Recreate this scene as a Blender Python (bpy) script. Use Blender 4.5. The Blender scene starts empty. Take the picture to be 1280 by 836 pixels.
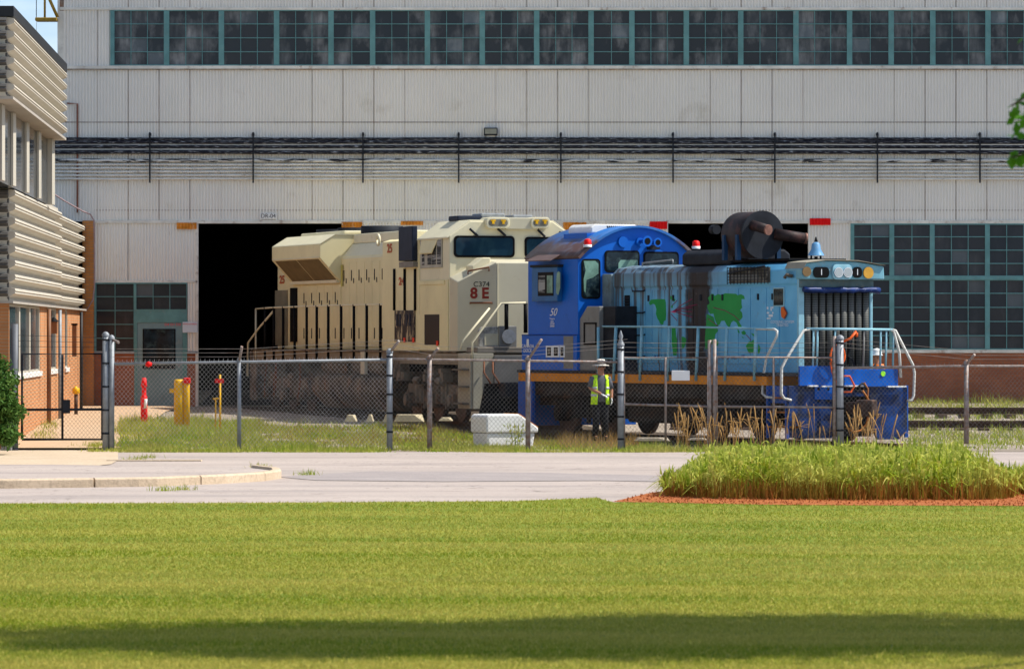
import bpy, bmesh, math, random
import numpy as np
from math import sin, cos, pi, radians, sqrt
from mathutils import Vector, Matrix
random.seed(7); rng = np.random.default_rng(7)
scn = bpy.context.scene
col = scn.collection
F = 6200.0; H = 2.5; FY = 143.5          # lens in picture units, eye height, distance of the big shed

# ------------------------------------------------------------------ helpers
def at(px, py, Y): return Vector(((px-640)*Y/F, Y, H-(py-418)*Y/F))
def fx(px, Y=FY): return (px-640)*Y/F
def fz(py, Y=FY): return H-(py-418)*Y/F

def tag(o, label=None, cat=None, group=None, kind=None):
    if label: o['label'] = label
    if cat: o['category'] = cat
    if group: o['group'] = group
    if kind: o['kind'] = kind
    return o
def empty(name, loc=(0,0,0), rz=0.0, label=None, cat=None, group=None):
    o = bpy.data.objects.new(name, None); col.objects.link(o)
    o.location = loc; o.rotation_euler = (0,0,rz); o.empty_display_size = .2
    return tag(o, label, cat, group)
def copy_tree(o, parent=None):
    c = o.copy(); col.objects.link(c); c.parent = parent
    for ch in list(o.children): copy_tree(ch, c)
    return c
bpy.context.view_layer.update()

class MB:
    def __init__(s): s.v=[]; s.f=[]; s.sm=[]
    def add(s, vs, fs, smooth=False):
        n=len(s.v); s.v += [tuple(v) for v in vs]
        for f in fs: s.f.append(tuple(i+n for i in f)); s.sm.append(smooth)
        return s
    def box(s, x0,x1,y0,y1,z0,z1):
        return s.add([(x0,y0,z0),(x1,y0,z0),(x1,y1,z0),(x0,y1,z0),(x0,y0,z1),(x1,y0,z1),(x1,y1,z1),(x0,y1,z1)],
            [(0,3,2,1),(4,5,6,7),(0,1,5,4),(1,2,6,5),(2,3,7,6),(3,0,4,7)])
    def prism(s, pts, axis, a, b, smooth=False):
        def m(p,c):
            return (c,p[0],p[1]) if axis=='x' else (p[0],c,p[1]) if axis=='y' else (p[0],p[1],c)
        n=len(pts); vs=[m(p,a) for p in pts]+[m(p,b) for p in pts]
        s.add(vs, [tuple(range(n)), tuple(range(2*n-1,n-1,-1))])
        k=len(s.v)-2*n
        for i in range(n):
            j=(i+1)%n; s.f.append((k+i,k+j,k+n+j,k+n+i)); s.sm.append(smooth)
        return s
    def tube(s, pts, r, n=6, caps=True, smooth=True):
        pts=[Vector(p) for p in pts]; N=len(pts); rs = r if isinstance(r,(list,tuple)) else [r]*N
        ring=[]; ref=None
        for i,p in enumerate(pts):
            d=(pts[min(i+1,N-1)]-pts[max(i-1,0)])
            if d.length<1e-9: d=Vector((0,0,1))
            d.normalize()
            if ref is None: ref = Vector((0,0,1)) if abs(d.z)<.9 else Vector((1,0,0))
            u=d.cross(ref)
            if u.length<1e-4: u=d.cross(Vector((0,1,0)))
            u.normalize(); w=u.cross(d); ref=w
            for k in range(n):
                a=2*pi*k/n; ring.append(p+(u*cos(a)+w*sin(a))*rs[i])
        fs=[]
        for i in range(N-1):
            for k in range(n):
                k2=(k+1)%n; fs.append((i*n+k,i*n+k2,(i+1)*n+k2,(i+1)*n+k))
        s.add(ring, fs, smooth)
        if caps:
            k=len(s.v)-N*n
            s.f.append(tuple(k+i for i in range(n-1,-1,-1))); s.sm.append(False)
            s.f.append(tuple(k+(N-1)*n+i for i in range(n))); s.sm.append(False)
        return s
    def disc(s, c, nrm, r, th, n=20):
        c=Vector(c); d=Vector(nrm).normalized(); return s.tube([c, c+d*th], r, n)
    def lathe(s, prof, c=(0,0,0), n=16, M=None):
        vs=[]; c=Vector(c)
        for r,z in prof:
            for k in range(n):
                a=2*pi*k/n; v=Vector((r*cos(a),r*sin(a),z))
                if M: v=M@v
                vs.append(c+v)
        fs=[]
        for i in range(len(prof)-1):
            for k in range(n):
                k2=(k+1)%n; fs.append((i*n+k,i*n+k2,(i+1)*n+k2,(i+1)*n+k))
        return s.add(vs, fs, True)
    def loft(s, rings, smooth=True, caps=True):
        n=len(rings[0]); vs=[v for r in rings for v in r]; fs=[]
        for i in range(len(rings)-1):
            for k in range(n):
                k2=(k+1)%n; fs.append((i*n+k,i*n+k2,(i+1)*n+k2,(i+1)*n+k))
        s.add(vs, fs, smooth)
        if caps:
            k=len(s.v)-len(vs)
            s.f.append(tuple(k+i for i in range(n-1,-1,-1))); s.sm.append(smooth)
            s.f.append(tuple(k+len(vs)-n+i for i in range(n))); s.sm.append(smooth)
        return s
    def build(s, name, mat, parent=None, bevel=0, loc=None, recalc=True):
        me=bpy.data.meshes.new(name); me.from_pydata(s.v,[],s.f)
        me.polygons.foreach_set('use_smooth', s.sm)
        if recalc:
            bm=bmesh.new(); bm.from_mesh(me); bmesh.ops.recalc_face_normals(bm, faces=bm.faces)
            bm.to_mesh(me); bm.free()
        me.materials.append(mat); me.update()
        o=bpy.data.objects.new(name, me); col.objects.link(o)
        if parent: o.parent=parent
        if loc: o.location=loc
        if bevel:
            b=o.modifiers.new('bevel','BEVEL'); b.width=bevel; b.segments=2; b.limit_method='ANGLE'; b.angle_limit=radians(35)
        return o

def _split(self, name, mat, parent=None, bevel=0):
    par=list(range(len(self.v)))
    def find(a):
        while par[a]!=a: par[a]=par[par[a]]; a=par[a]
        return a
    for f in self.f:
        for i in f[1:]: par[find(i)]=find(f[0])
    groups={}
    for f,sm in zip(self.f,self.sm): groups.setdefault(find(f[0]),[]).append((f,sm))
    for g in groups.values():
        ids=sorted({i for f,_ in g for i in f}); mp_={i:k for k,i in enumerate(ids)}
        m=MB(); m.v=[self.v[i] for i in ids]; m.f=[tuple(mp_[i] for i in f) for f,_ in g]; m.sm=[q for _,q in g]; m.build(name,mat,parent,bevel)
MB.split=_split
def text(name, s, size, mat, parent, M, sx=1.0, ext=.003, align='CENTER', shear=0, offset=0):
    c=bpy.data.curves.new(name,'FONT'); c.body=s; c.size=size; c.extrude=ext; c.align_x=align; c.align_y='CENTER'; c.shear=shear; c.offset=offset
    c.space_line=.85
    t=bpy.data.objects.new(name,c); col.objects.link(t); bpy.context.view_layer.update()
    me=bpy.data.meshes.new_from_object(t.evaluated_get(bpy.context.evaluated_depsgraph_get()))
    bpy.data.objects.remove(t); me.name=name; me.materials.clear(); me.materials.append(mat)
    me.transform(M @ Matrix.Diagonal((sx,1,1,1)))
    o=bpy.data.objects.new(name, me); col.objects.link(o)
    if parent: o.parent=parent
    return o
def mside(x,y,z):   # lettering on a plane facing local -x
    return Matrix(((0,0,-1,x),(-1,0,0,y),(0,1,0,z),(0,0,0,1)))
def mfront(x,y,z):  # lettering on a plane facing local -y
    return Matrix(((1,0,0,x),(0,0,-1,y),(0,1,0,z),(0,0,0,1)))

# ------------------------------------------------------------------ materials
MATS={}
def nodes(m):
    m.use_nodes=True; nt=m.node_tree; return nt, nt.nodes, nt.links, nt.nodes['Principled BSDF']
def mixc(nt, fac, a, b, mode='MIX'):
    n=nt.nodes.new('ShaderNodeMix'); n.data_type='RGBA'; n.blend_type=mode
    for i,v in ((0,fac),(6,a),(7,b)):
        if isinstance(v,(int,float)): n.inputs[i].default_value=v
        elif isinstance(v,tuple): n.inputs[i].default_value=(*v,1) if len(v)==3 else v
        else: nt.links.new(v,n.inputs[i])
    return n.outputs[2]
def noise(nt, scale, vec=None, detail=3, rough=.55, stretch=None):
    n=nt.nodes.new('ShaderNodeTexNoise'); n.inputs['Scale'].default_value=scale; n.inputs['Detail'].default_value=detail; n.inputs['Roughness'].default_value=rough
    if stretch is not None:
        m=nt.nodes.new('ShaderNodeMapping'); m.inputs['Scale'].default_value=stretch
        nt.links.new(vec,m.inputs[0]); vec=m.outputs[0]
    nt.links.new(vec,n.inputs['Vector']); return n.outputs['Fac']
def ramp(nt, fac, lo, hi, a=0.0, b=1.0):
    n=nt.nodes.new('ShaderNodeMapRange'); nt.links.new(fac,n.inputs[0])
    for i,v in ((1,lo),(2,hi),(3,a),(4,b)): n.inputs[i].default_value=v
    n.clamp=True; return n.outputs[0]
def math_(nt, op, a, b=0.0):
    n=nt.nodes.new('ShaderNodeMath'); n.operation=op
    for i,v in ((0,a),(1,b)):
        if isinstance(v,(int,float)): n.inputs[i].default_value=v
        else: nt.links.new(v,n.inputs[i])
    return n.outputs[0]
def pos(nt):
    n=nt.nodes.new('ShaderNodeTexCoord'); return n.outputs['Object']
def wpos(nt):
    n=nt.nodes.new('ShaderNodeNewGeometry'); return n.outputs['Position']
def paint(name, c, rough=.6, metal=0, var=.12, scale=2.5, dirt=None, damt=.0, streak=None, samt=.0, bump=0, bscale=30, spec=.2):
    if name in MATS: return MATS[name]
    m=bpy.data.materials.new(name); nt,N,Lk,b=nodes(m)
    p=pos(nt); dark=tuple(x*(1-var*2) for x in c)
    out=mixc(nt, ramp(nt,noise(nt,scale,p,4),.3,.7), dark, tuple(min(1,x*(1+var*.6)) for x in c))
    if dirt and damt: out=mixc(nt, ramp(nt,noise(nt,scale*1.7,p,6,.7),.62-damt*.3,.8-damt*.25,0,.9), out, dirt)
    if streak and samt: out=mixc(nt, ramp(nt,noise(nt,1,p,4,.6,(6,6,.7)),.66-samt*.2,.85-samt*.2,0,samt), out, streak)
    Lk.new(out,b.inputs['Base Color']); b.inputs['Roughness'].default_value=rough; b.inputs['Metallic'].default_value=metal
    b.inputs['Specular IOR Level'].default_value=spec
    if bump:
        bn=nt.nodes.new('ShaderNodeBump'); bn.inputs['Strength'].default_value=bump; bn.inputs['Distance'].default_value=.02
        Lk.new(noise(nt,bscale,p,4),bn.inputs['Height']); Lk.new(bn.outputs[0],b.inputs['Normal'])
    MATS[name]=m; return m
RUST=(.22,.09,.035); GRIME=(.05,.045,.04)
M_rib = paint('white_ribbed_steel',(.79,.76,.695),.62,0,.025,.5,(.60,.56,.48),.10,(.5,.40,.30),.2)
M_rib2= paint('white_conduit',(.72,.71,.66),.55,0,.1,3,(.25,.2,.16),.15)
M_blackpipe=None
M_trim= paint('white_trim',(.74,.71,.63),.6,0,.12,2,RUST,.18)
M_seam= paint('seam_rust',(.36,.31,.26),.8,0,.3,3,RUST,.5)
M_teal= paint('teal_frame',(.13,.29,.29),.55,0,.12,3,(.3,.3,.28),.1)
M_teald=paint('teal_door',(.17,.27,.29),.5,0,.08,2,(.3,.3,.28),.1)
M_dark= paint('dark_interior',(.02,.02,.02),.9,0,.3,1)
M_black=paint('black_paint',(.006,.006,.007),.6,0,.3,4,spec=.1)
M_orangep=paint('orange_patch',(.72,.27,.03),.7,0,.2,4,(.6,.5,.38),.25)
M_red = paint('red_paint',(.80,.006,.006),.5,0,.06,4)
M_galv= paint('galvanised_steel',(.27,.29,.31),.5,.15,.12,8,(.2,.2,.2),.2)
M_galvr=paint('rusty_galvanised',(.30,.26,.24),.6,.2,.2,9,RUST,.45)
M_wire= paint('chain_link_wire',(.62,.62,.61),.4,.25,.2,1.5,(.3,.2,.15),.25)
M_wire2=paint('rusty_wire',(.25,.23,.21),.5,.2,.3,2,RUST,.3)
M_sand= paint('sand_primer',(.78,.69,.40),.55,0,.05,.9,(.6,.5,.28),.10,(.42,.32,.16),.16)
M_sandl=paint('pale_sand_primer',(.74,.68,.47),.5,0,.05,1,(.5,.42,.28),.08)
M_sandn=paint('nose_primer',(.56,.52,.38),.5,0,.05,.9,(.42,.3,.18),.14,(.33,.22,.12),.2)
M_louv =paint('intake_screen',(.19,.135,.06),.7,0,.12,3)
M_under=paint('grimy_underframe',(.20,.17,.13),.75,0,.4,2.2,(.24,.13,.07),.35,GRIME,.3,.3)
M_tank =paint('fuel_tank_grey',(.13,.11,.08),.7,0,.45,1.2,(.22,.10,.04),.3,(.06,.05,.05),.3)
M_wheel=paint('wheel_steel',(.09,.06,.05),.55,.3,.3,4,(.2,.09,.04),.3)
M_slate=paint('slate_vent',(.022,.03,.052),.6,0,.15,4,spec=.12)
M_stencil=paint('dark_red_stencil',(.25,.03,.02),.6,0,.05)
M_stenorg=paint('red_stencil',(.45,.10,.04),.6,0,.05)
M_yel=paint('yellow_paint',(.80,.45,.01),.45,0,.08,5,(.45,.25,.02),.15)
M_yel2=paint('olive_yellow_steel',(.35,.22,.03),.5,0,.15,5)
M_blue=paint('royal_blue',(.0,.12,.56),.5,0,.06,1.2,(.0,.07,.32),.1,spec=.25)
M_blued=paint('pilot_blue',(.0,.10,.48),.4,0,.15,2,(.015,.03,.10),.2,(.02,.03,.06),.25)
M_lblue=paint('light_blue_rail',(.26,.50,.60),.45,0,.1,5,(.4,.4,.38),.15)
M_wrail=paint('cream_rail',(.62,.62,.58),.45,0,.08,5,(.4,.35,.25),.2)
M_orange=paint('orange_stripe',(.72,.25,.012),.5,0,.1,2,(.25,.1,.03),.22)
M_greyp=paint('grey_cabinet',(.22,.22,.21),.6,0,.08,2,(.12,.12,.12),.2)
M_charc=paint('charcoal',(.022,.025,.032),.65,0,.2,3,spec=.12)
M_soot=paint('sooty_steel',(.030,.020,.020),.6,.0,.35,2.5,(.10,.04,.035),.4,spec=.2)
M_copper=paint('scorched_steel',(.24,.12,.09),.5,.1,.3,5,(.1,.06,.05),.3)
M_green=paint('map_green',(.006,.30,.06),.5,0,.06,2)
M_mag=paint('magenta_line',(.30,.03,.10),.5)
M_white=paint('white_plastic',(.78,.78,.76),.45,0,.04,3,(.5,.48,.45),.12)
M_whitel=paint('white_lettering',(.75,.78,.82),.5,0,.03)
M_chrome=paint('lamp_reflector',(.75,.77,.8),.15,.9,.05)
M_amber=paint('amber_lens',(.60,.33,.05),.2,0,.1,8)
M_tarp=paint('blue_tarp',(.01,.035,.16),.45,0,.3,6,(.3,.35,.45),.1)
M_hose=paint('orange_hose',(.75,.12,.02),.45,0,.1,5)
M_skin=paint('skin',(.42,.20,.12),.55,0,.05)
M_vest=paint('hi_vis_vest',(.60,1.0,.02),.6,0,.05,6)
M_vest2=paint('orange_vest',(.9,.22,.03),.6,0,.05,6)
M_shirt=paint('grey_shirt',(.11,.12,.14),.8,0,.15,8)
M_pants=paint('dark_trousers',(.014,.014,.018),.8,0,.15,8)
M_refl=paint('reflective_tape',(.6,.62,.62),.4,0,.05)
M_glove=paint('white_glove',(.7,.7,.72),.8,0,.05)
M_rail=paint('rusty_rail',(.10,.055,.035),.6,.2,.3,5)
M_sleep=paint('old_sleeper',(.16,.11,.08),.9,0,.3,5)
M_block=paint('pale_timber',(.46,.39,.25),.8,0,.12,4)
M_slat=paint('cream_cladding',(.50,.455,.375),.5,0,.05,1,(.45,.38,.28),.08)
M_slatf=paint('dark_grey_cladding',(.10,.095,.09),.5,0,.1,1)  # front slats and inner cores, coloured darker than the side slats
M_mull=paint('cream_mullion',(.50,.46,.38),.5,0,.05,1)
M_sill=paint('stone_sill',(.72,.70,.66),.7,0,.08,4)
M_soff=paint('soffit',(.40,.36,.31),.7,0,.08,2)
M_fascia=paint('black_fascia',(.02,.022,.026),.5,0,.15,1)
M_downp=paint('brown_downpipe',(.20,.09,.04),.5,0,.15,2)
M_bark=paint('bark',(.09,.065,.045),.9,0,.3,6,bump=.6)
M_amberl=paint('amber_beacon',(.9,.25,.03),.25,0,.05)

# insulated black pipe with flaking white
def m_flake(name, base, flake, lo, hi, st=(2,30,30)):
    m=bpy.data.materials.new(name); nt,N,Lk,b=nodes(m); p=wpos(nt)
    Lk.new(mixc(nt, ramp(nt,noise(nt,1,p,6,.7,st),lo,hi), base, flake), b.inputs['Base Color']); b.inputs['Roughness'].default_value=.5; b.inputs['Specular IOR Level'].default_value=.12
    return m
M_blackpipe=m_flake('flaking_black_insulation',(.012,.013,.02),(.45,.47,.50),.54,.66,(5,10,34))
M_flakepipe=m_flake('peeling_white_conduit',(.6,.6,.57),(.015,.015,.02),.50,.54,(1.6,4,16))

# brick
def brick(name,c1,c2,mortar,horiz='X'):
    m=bpy.data.materials.new(name); nt,N,Lk,b=nodes(m)
    p=wpos(nt); sp=N.new('ShaderNodeSeparateXYZ'); Lk.new(p,sp.inputs[0]); cb=N.new('ShaderNodeCombineXYZ')
    Lk.new(sp.outputs[horiz],cb.inputs[0]); Lk.new(sp.outputs['Z'],cb.inputs[1])
    bt=N.new('ShaderNodeTexBrick'); Lk.new(cb.outputs[0],bt.inputs['Vector']); bt.inputs['Scale'].default_value=1
    bt.inputs['Brick Width'].default_value=.22; bt.inputs['Row Height'].default_value=.075; bt.inputs['Mortar Size'].default_value=.008
    bt.inputs['Color1'].default_value=(*c1,1); bt.inputs['Color2'].default_value=(*c2,1); bt.inputs['Mortar'].default_value=(*mortar,1)
    o=mixc(nt, ramp(nt,noise(nt,.9,p,5,.6),.45,.75,0,.55), bt.outputs[0], tuple(x*.45 for x in c1))
    Lk.new(o,b.inputs['Base Color']); b.inputs['Roughness'].default_value=.85
    bn=N.new('ShaderNodeBump'); bn.inputs['Strength'].default_value=.4; bn.inputs['Distance'].default_value=.01; bn.invert=True
    Lk.new(bt.outputs['Fac'],bn.inputs['Height']); Lk.new(bn.outputs[0],b.inputs['Normal']); return m
M_brick=brick('orange_brick',(.58,.23,.05),(.48,.18,.04),(.30,.20,.12),'X')
M_brickr=brick('red_brown_brick',(.34,.10,.035),(.27,.075,.03),(.20,.11,.07),'X')
M_bricky=brick('orange_brick_side',(.56,.23,.08),(.46,.18,.06),(.42,.30,.18),'Y')

# glass panes: dirty, each pane its own tone; windshields get painted reflections
def glass(name, px=.5, pz=.5, base=(.022,.028,.032), dust_reflect=(.17,.17,.165), amt=1.0, rough=.12):
    m=bpy.data.materials.new(name); nt,N,Lk,b=nodes(m); p=wpos(nt)
    wn=N.new('ShaderNodeAttribute'); wn.attribute_name='pane'; wo=wn.outputs['Fac']
    g=noise(nt,1,p,5,.6,(1.4,1,.7)); d=math_(nt,'MULTIPLY',ramp(nt,g,.47,.8), ramp(nt,wo,.2,1,.25,1))
    s=noise(nt,1,p,3,.5,(9,1,1.1)); d=math_(nt,'MULTIPLY',d, ramp(nt,s,.35,.65,.4,1))
    c=mixc(nt, math_(nt,'MULTIPLY',d,amt), base, dust_reflect)
    c2=mixc(nt, ramp(nt,wo,0,1,0,.5), c, (.035,.03,.03))
    c2=mixc(nt, math_(nt,'MULTIPLY',ramp(nt,wo,.94,.95),.30*min(1,amt)), c2, (.25,.31,.34)); Lk.new(c2,b.inputs['Base Color']); b.inputs['Roughness'].default_value=rough; b.inputs['Specular IOR Level'].default_value=.3
    bn=N.new('ShaderNodeBump'); bn.inputs['Strength'].default_value=.12; bn.inputs['Distance'].default_value=.02
    Lk.new(noise(nt,.9,p,2),bn.inputs['Height']); Lk.new(bn.outputs[0],b.inputs['Normal']); return m
M_glassU=glass('dusty_factory_glass',.50,.36,base=(.018,.022,.026),dust_reflect=(.42,.42,.41),amt=2.2)
M_glassB=glass('dark_factory_glass',.42,.34,base=(.012,.018,.026),amt=.8)
M_glassL=glass('office_glass',.3,9,base=(.04,.05,.06),dust_reflect=(.2,.21,.22),amt=1.2,rough=.08)
M_cabglass=paint('cab_glass',(.012,.025,.035),.05,0,.4,3,(.06,.10,.10),.3)
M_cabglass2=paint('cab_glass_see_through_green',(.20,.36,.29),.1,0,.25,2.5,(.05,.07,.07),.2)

def hood_mat():
    m=bpy.data.materials.new('sooty_light_blue'); nt,N,Lk,b=nodes(m); p=pos(nt)
    sp=N.new('ShaderNodeSeparateXYZ'); Lk.new(p,sp.inputs[0]); y=sp.outputs['Y']; z=sp.outputs['Z']
    base=mixc(nt, ramp(nt,noise(nt,1.2,p,4),.3,.7), (.10,.37,.62), (.17,.50,.74))
    w=math_(nt,'ADD', y, math_(nt,'MULTIPLY', math_(nt,'SUBTRACT',noise(nt,1.6,p,4),.5), 1.1))
    # grey weathering over the rear two thirds, heavier high up
    grey=math_(nt,'MULTIPLY', ramp(nt,w,3.4,5.0,0,1), ramp(nt,z,3.25,3.9,.08,.75))
    base=mixc(nt, grey, base, (.17,.19,.20))
    st=math_(nt,'MULTIPLY', ramp(nt,noise(nt,1,p,4,.6,(6,6,.3)),.48,.58), ramp(nt,w,4.2,5.4,0,.9))
    base=mixc(nt, st, base, (.08,.07,.065))
    band=math_(nt,'MULTIPLY', ramp(nt,w,4.75,5.0), ramp(nt,w,5.75,6.05,1,0))
    base=mixc(nt, math_(nt,'MULTIPLY',band,.97), base, (.022,.017,.017))
    base=mixc(nt, ramp(nt,noise(nt,5,p,6,.7),.62,.75,0,.5), base, (.20,.20,.19))
    Lk.new(base,b.inputs['Base Color']); b.inputs['Roughness'].default_value=.5; b.inputs['Specular IOR Level'].default_value=.15; return m
M_hood=hood_mat()
def roof_mat():
    m=bpy.data.materials.new('rusting_blue_roof'); nt,N,Lk,b=nodes(m); p=pos(nt)
    sp=N.new('ShaderNodeSeparateXYZ'); Lk.new(p,sp.inputs[0])
    f=ramp(nt, math_(nt,'ADD', sp.outputs['Z'], math_(nt,'MULTIPLY', noise(nt,1,p,5,.6,(5,5,1)), .55)), 4.85,5.08,1,0)
    c=mixc(nt, f, (.01,.13,.42), (.10,.055,.05)); c=mixc(nt, ramp(nt,noise(nt,3,p,5),.5,.75,0,.3), c, (.25,.33,.42))
    Lk.new(c,b.inputs['Base Color']); b.inputs['Roughness'].default_value=.45; return m
M_roof=roof_mat()

def ground_mat(name, c1, c2, c3=None, s1=1.5, s2=25, rough=.95, bump=.5, bs=30, stretch=(1,1,1), cr=(.45,.7)):
    m=bpy.data.materials.new(name); nt,N,Lk,b=nodes(m); p=wpos(nt)
    c=mixc(nt, ramp(nt,noise(nt,s1,p,5,.6,stretch),.35,.68), c1, c2)
    if c3: c=mixc(nt, ramp(nt,noise(nt,s2,p,4,.7),cr[0],cr[1]), c, c3)
    Lk.new(c,b.inputs['Base Color']); b.inputs['Roughness'].default_value=rough; b.inputs['Specular IOR Level'].default_value=.2
    bn=N.new('ShaderNodeBump'); bn.inputs['Strength'].default_value=bump; bn.inputs['Distance'].default_value=.02
    Lk.new(noise(nt,bs,p,4),bn.inputs['Height']); Lk.new(bn.outputs[0],b.inputs['Normal']); return m
M_soil=ground_mat('gravelly_soil',(.26,.21,.165),(.36,.30,.24),(.16,.14,.11),.5,9)
M_lawn=ground_mat('mown_lawn_soil',(.11,.17,.010),(.28,.27,.035),(.10,.15,.010),1,9,stretch=(.12,.5,1))
M_asph=ground_mat('worn_asphalt',(.37,.31,.275),(.47,.395,.345),(.26,.22,.20),.35,24,stretch=(.3,1,1),cr=(.5,.75))
def cracks(m):
    nt=m.node_tree; N=nt.nodes; b=N['Principled BSDF']; lk=b.inputs['Base Color'].links[0].from_socket; p=wpos(nt)
    mp=N.new('ShaderNodeMapping'); mp.inputs['Scale'].default_value=(.22,.45,1); nt.links.new(p,mp.inputs[0])
    wn=N.new('ShaderNodeTexNoise'); wn.inputs['Scale'].default_value=2; nt.links.new(mp.outputs[0],wn.inputs['Vector'])
    va=N.new('ShaderNodeVectorMath'); va.operation='MULTIPLY_ADD'; nt.links.new(wn.outputs['Color'],va.inputs[0]); va.inputs[1].default_value=(.5,.5,0); nt.links.new(mp.outputs[0],va.inputs[2])
    vo=N.new('ShaderNodeTexVoronoi'); vo.feature='DISTANCE_TO_EDGE'; nt.links.new(va.outputs[0],vo.inputs['Vector'])
    f=math_(nt,'MULTIPLY',ramp(nt,vo.outputs[0],.004,.02,1,0),ramp(nt,noise(nt,.3,p,3),.42,.55,.1,.8))
    c=mixc(nt,f,lk,(.12,.10,.085)); st=ramp(nt,noise(nt,1,p,5,.6,(.12,.6,1)),.46,.68,0,.45); c=mixc(nt,st,c,(.22,.20,.19))
    nt.links.new(c,b.inputs['Base Color'])
cracks(M_asph)
M_conc=ground_mat('pale_concrete',(.50,.39,.27),(.58,.46,.33),(.40,.31,.22),.8,14)
M_path=ground_mat('tan_path',(.46,.32,.20),(.52,.38,.25),(.38,.27,.18),.8,14)
M_mulch=ground_mat('red_mulch',(.34,.095,.025),(.46,.16,.05),(.16,.04,.012),3,30,bump=1)
M_patch=ground_mat('grey_patch',(.30,.26,.245),(.36,.31,.29),(.22,.20,.19),.8,24)

def blade_mat(name, cols, scale=.5, stretch=(1,1,1), trans=.35):
    """random colour per blade, plus broad patches"""
    m=bpy.data.materials.new(name); nt,N,Lk,b=nodes(m)
    a=N.new('ShaderNodeAttribute'); a.attribute_name='rnd'
    cr=N.new('ShaderNodeValToRGB'); Lk.new(a.outputs['Fac'],cr.inputs[0])
    cr.color_ramp.elements.remove(cr.color_ramp.elements[1])
    for i,c in enumerate(cols):
        e=cr.color_ramp.elements[0] if i==0 else cr.color_ramp.elements.new(i/(len(cols)-1))
        e.position=i/(len(cols)-1); e.color=(*c,1)
    p=wpos(nt)
    c=mixc(nt, ramp(nt,noise(nt,scale,p,5,.65,stretch),.38,.62,0,.7), cr.outputs[0], cols[-1], 'MIX')
    Lk.new(c,b.inputs['Base Color']); b.inputs['Roughness'].default_value=.75; b.inputs['Specular IOR Level'].default_value=.15
    tr=N.new('ShaderNodeBsdfTranslucent'); Lk.new(c,tr.inputs[0]); ms=N.new('ShaderNodeMixShader'); ms.inputs[0].default_value=trans
    Lk.new(b.outputs[0],ms.inputs[1]); Lk.new(tr.outputs[0],ms.inputs[2]); Lk.new(ms.outputs[0],N['Material Output'].inputs[0])
    return m
M_bl_lawn=blade_mat('lawn_blades',[(.14,.22,.008),(.22,.28,.014),(.32,.33,.03),(.54,.44,.11)],1.0,(.09,.42,1))
M_bl_weed=blade_mat('weed_blades',[(.15,.29,.010),(.25,.38,.015),(.36,.42,.04),(.48,.42,.13)],.7)
M_bl_reed=blade_mat('reed_leaves',[(.13,.23,.01),(.24,.34,.012),(.40,.47,.03),(.60,.58,.14)],1.0)
M_bl_dry=blade_mat('dry_stems',[(.25,.12,.04),(.38,.2,.07),(.30,.22,.05)],1.0)
M_bl_stem=blade_mat('reed_stems',[(.32,.11,.025),(.45,.19,.04),(.22,.17,.02)],1.0)
M_bl_tan=blade_mat('tan_reed',[(.40,.22,.07),(.52,.30,.10),(.60,.40,.17)],1.0)
M_leaf=blade_mat('maple_leaves',[(.05,.16,.01),(.08,.22,.015),(.12,.28,.02)],1.0)
M_ever=blade_mat('evergreen_sprays',[(.018,.075,.012),(.035,.12,.018),(.10,.17,.03)],1.0,trans=.2)

# ------------------------------------------------------------------ terrain
def interp(t, tab):
    if t<=tab[0][0]: return tab[0][1]
    for (a,b),(c,d) in zip(tab,tab[1:]):
        if t<=c: return b+(d-b)*(t-a)/(c-a)
    return tab[-1][1]
TL=[(107.5,-.03),(110,.02),(117,.22),(122,.28),(130,.30),(143.5,.42)]
TR=[(107.5,-.03),(112,0.0),(121,.02),(125,.08),(128,.22),(131,.34),(134,.40),(143.5,.53)]
def gz(x,y):
    if y<107.5: return -.03
    w=min(1,max(0,(x+3.0)/3.0)); w=w*w*(3-2*w)
    return interp(y,TL)*(1-w)+interp(y,TR)*w
def make_ground():
    xs=[-3000,-400,-120,-60]+list(np.arange(-30,31,.75))+[60,120,400,3000]
    ys=[-3000,-300,-50,0,20,60,90,100,105,107]+list(np.arange(107.5,146,.75))+[150,200,600,3500]
    vs=[(x,y,gz(x,y)-(.03 if y<107 else 0)) for y in ys for x in xs]; n=len(xs)
    fs=[(j*n+i,j*n+i+1,(j+1)*n+i+1,(j+1)*n+i) for j in range(len(ys)-1) for i in range(n-1)]
    o=MB().add(vs,fs,True).build('ground',M_soil); tag(o,'gravelly soil ground under the yard and beyond','ground',kind='structure')
make_ground()
def sheet(name, poly, z, mat, label, follow=False, cat='ground'):
    mb=MB(); mb.add([(x,y,z+(gz(x,y) if follow else 0)) for x,y in poly],[tuple(range(len(poly)))])
    o=mb.build(name,mat); tag(o,label,cat,kind='structure'); return o
def yz(py, z=0.0): return F*(H-z)/(py-418)     # distance at which height z shows at row py
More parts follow.
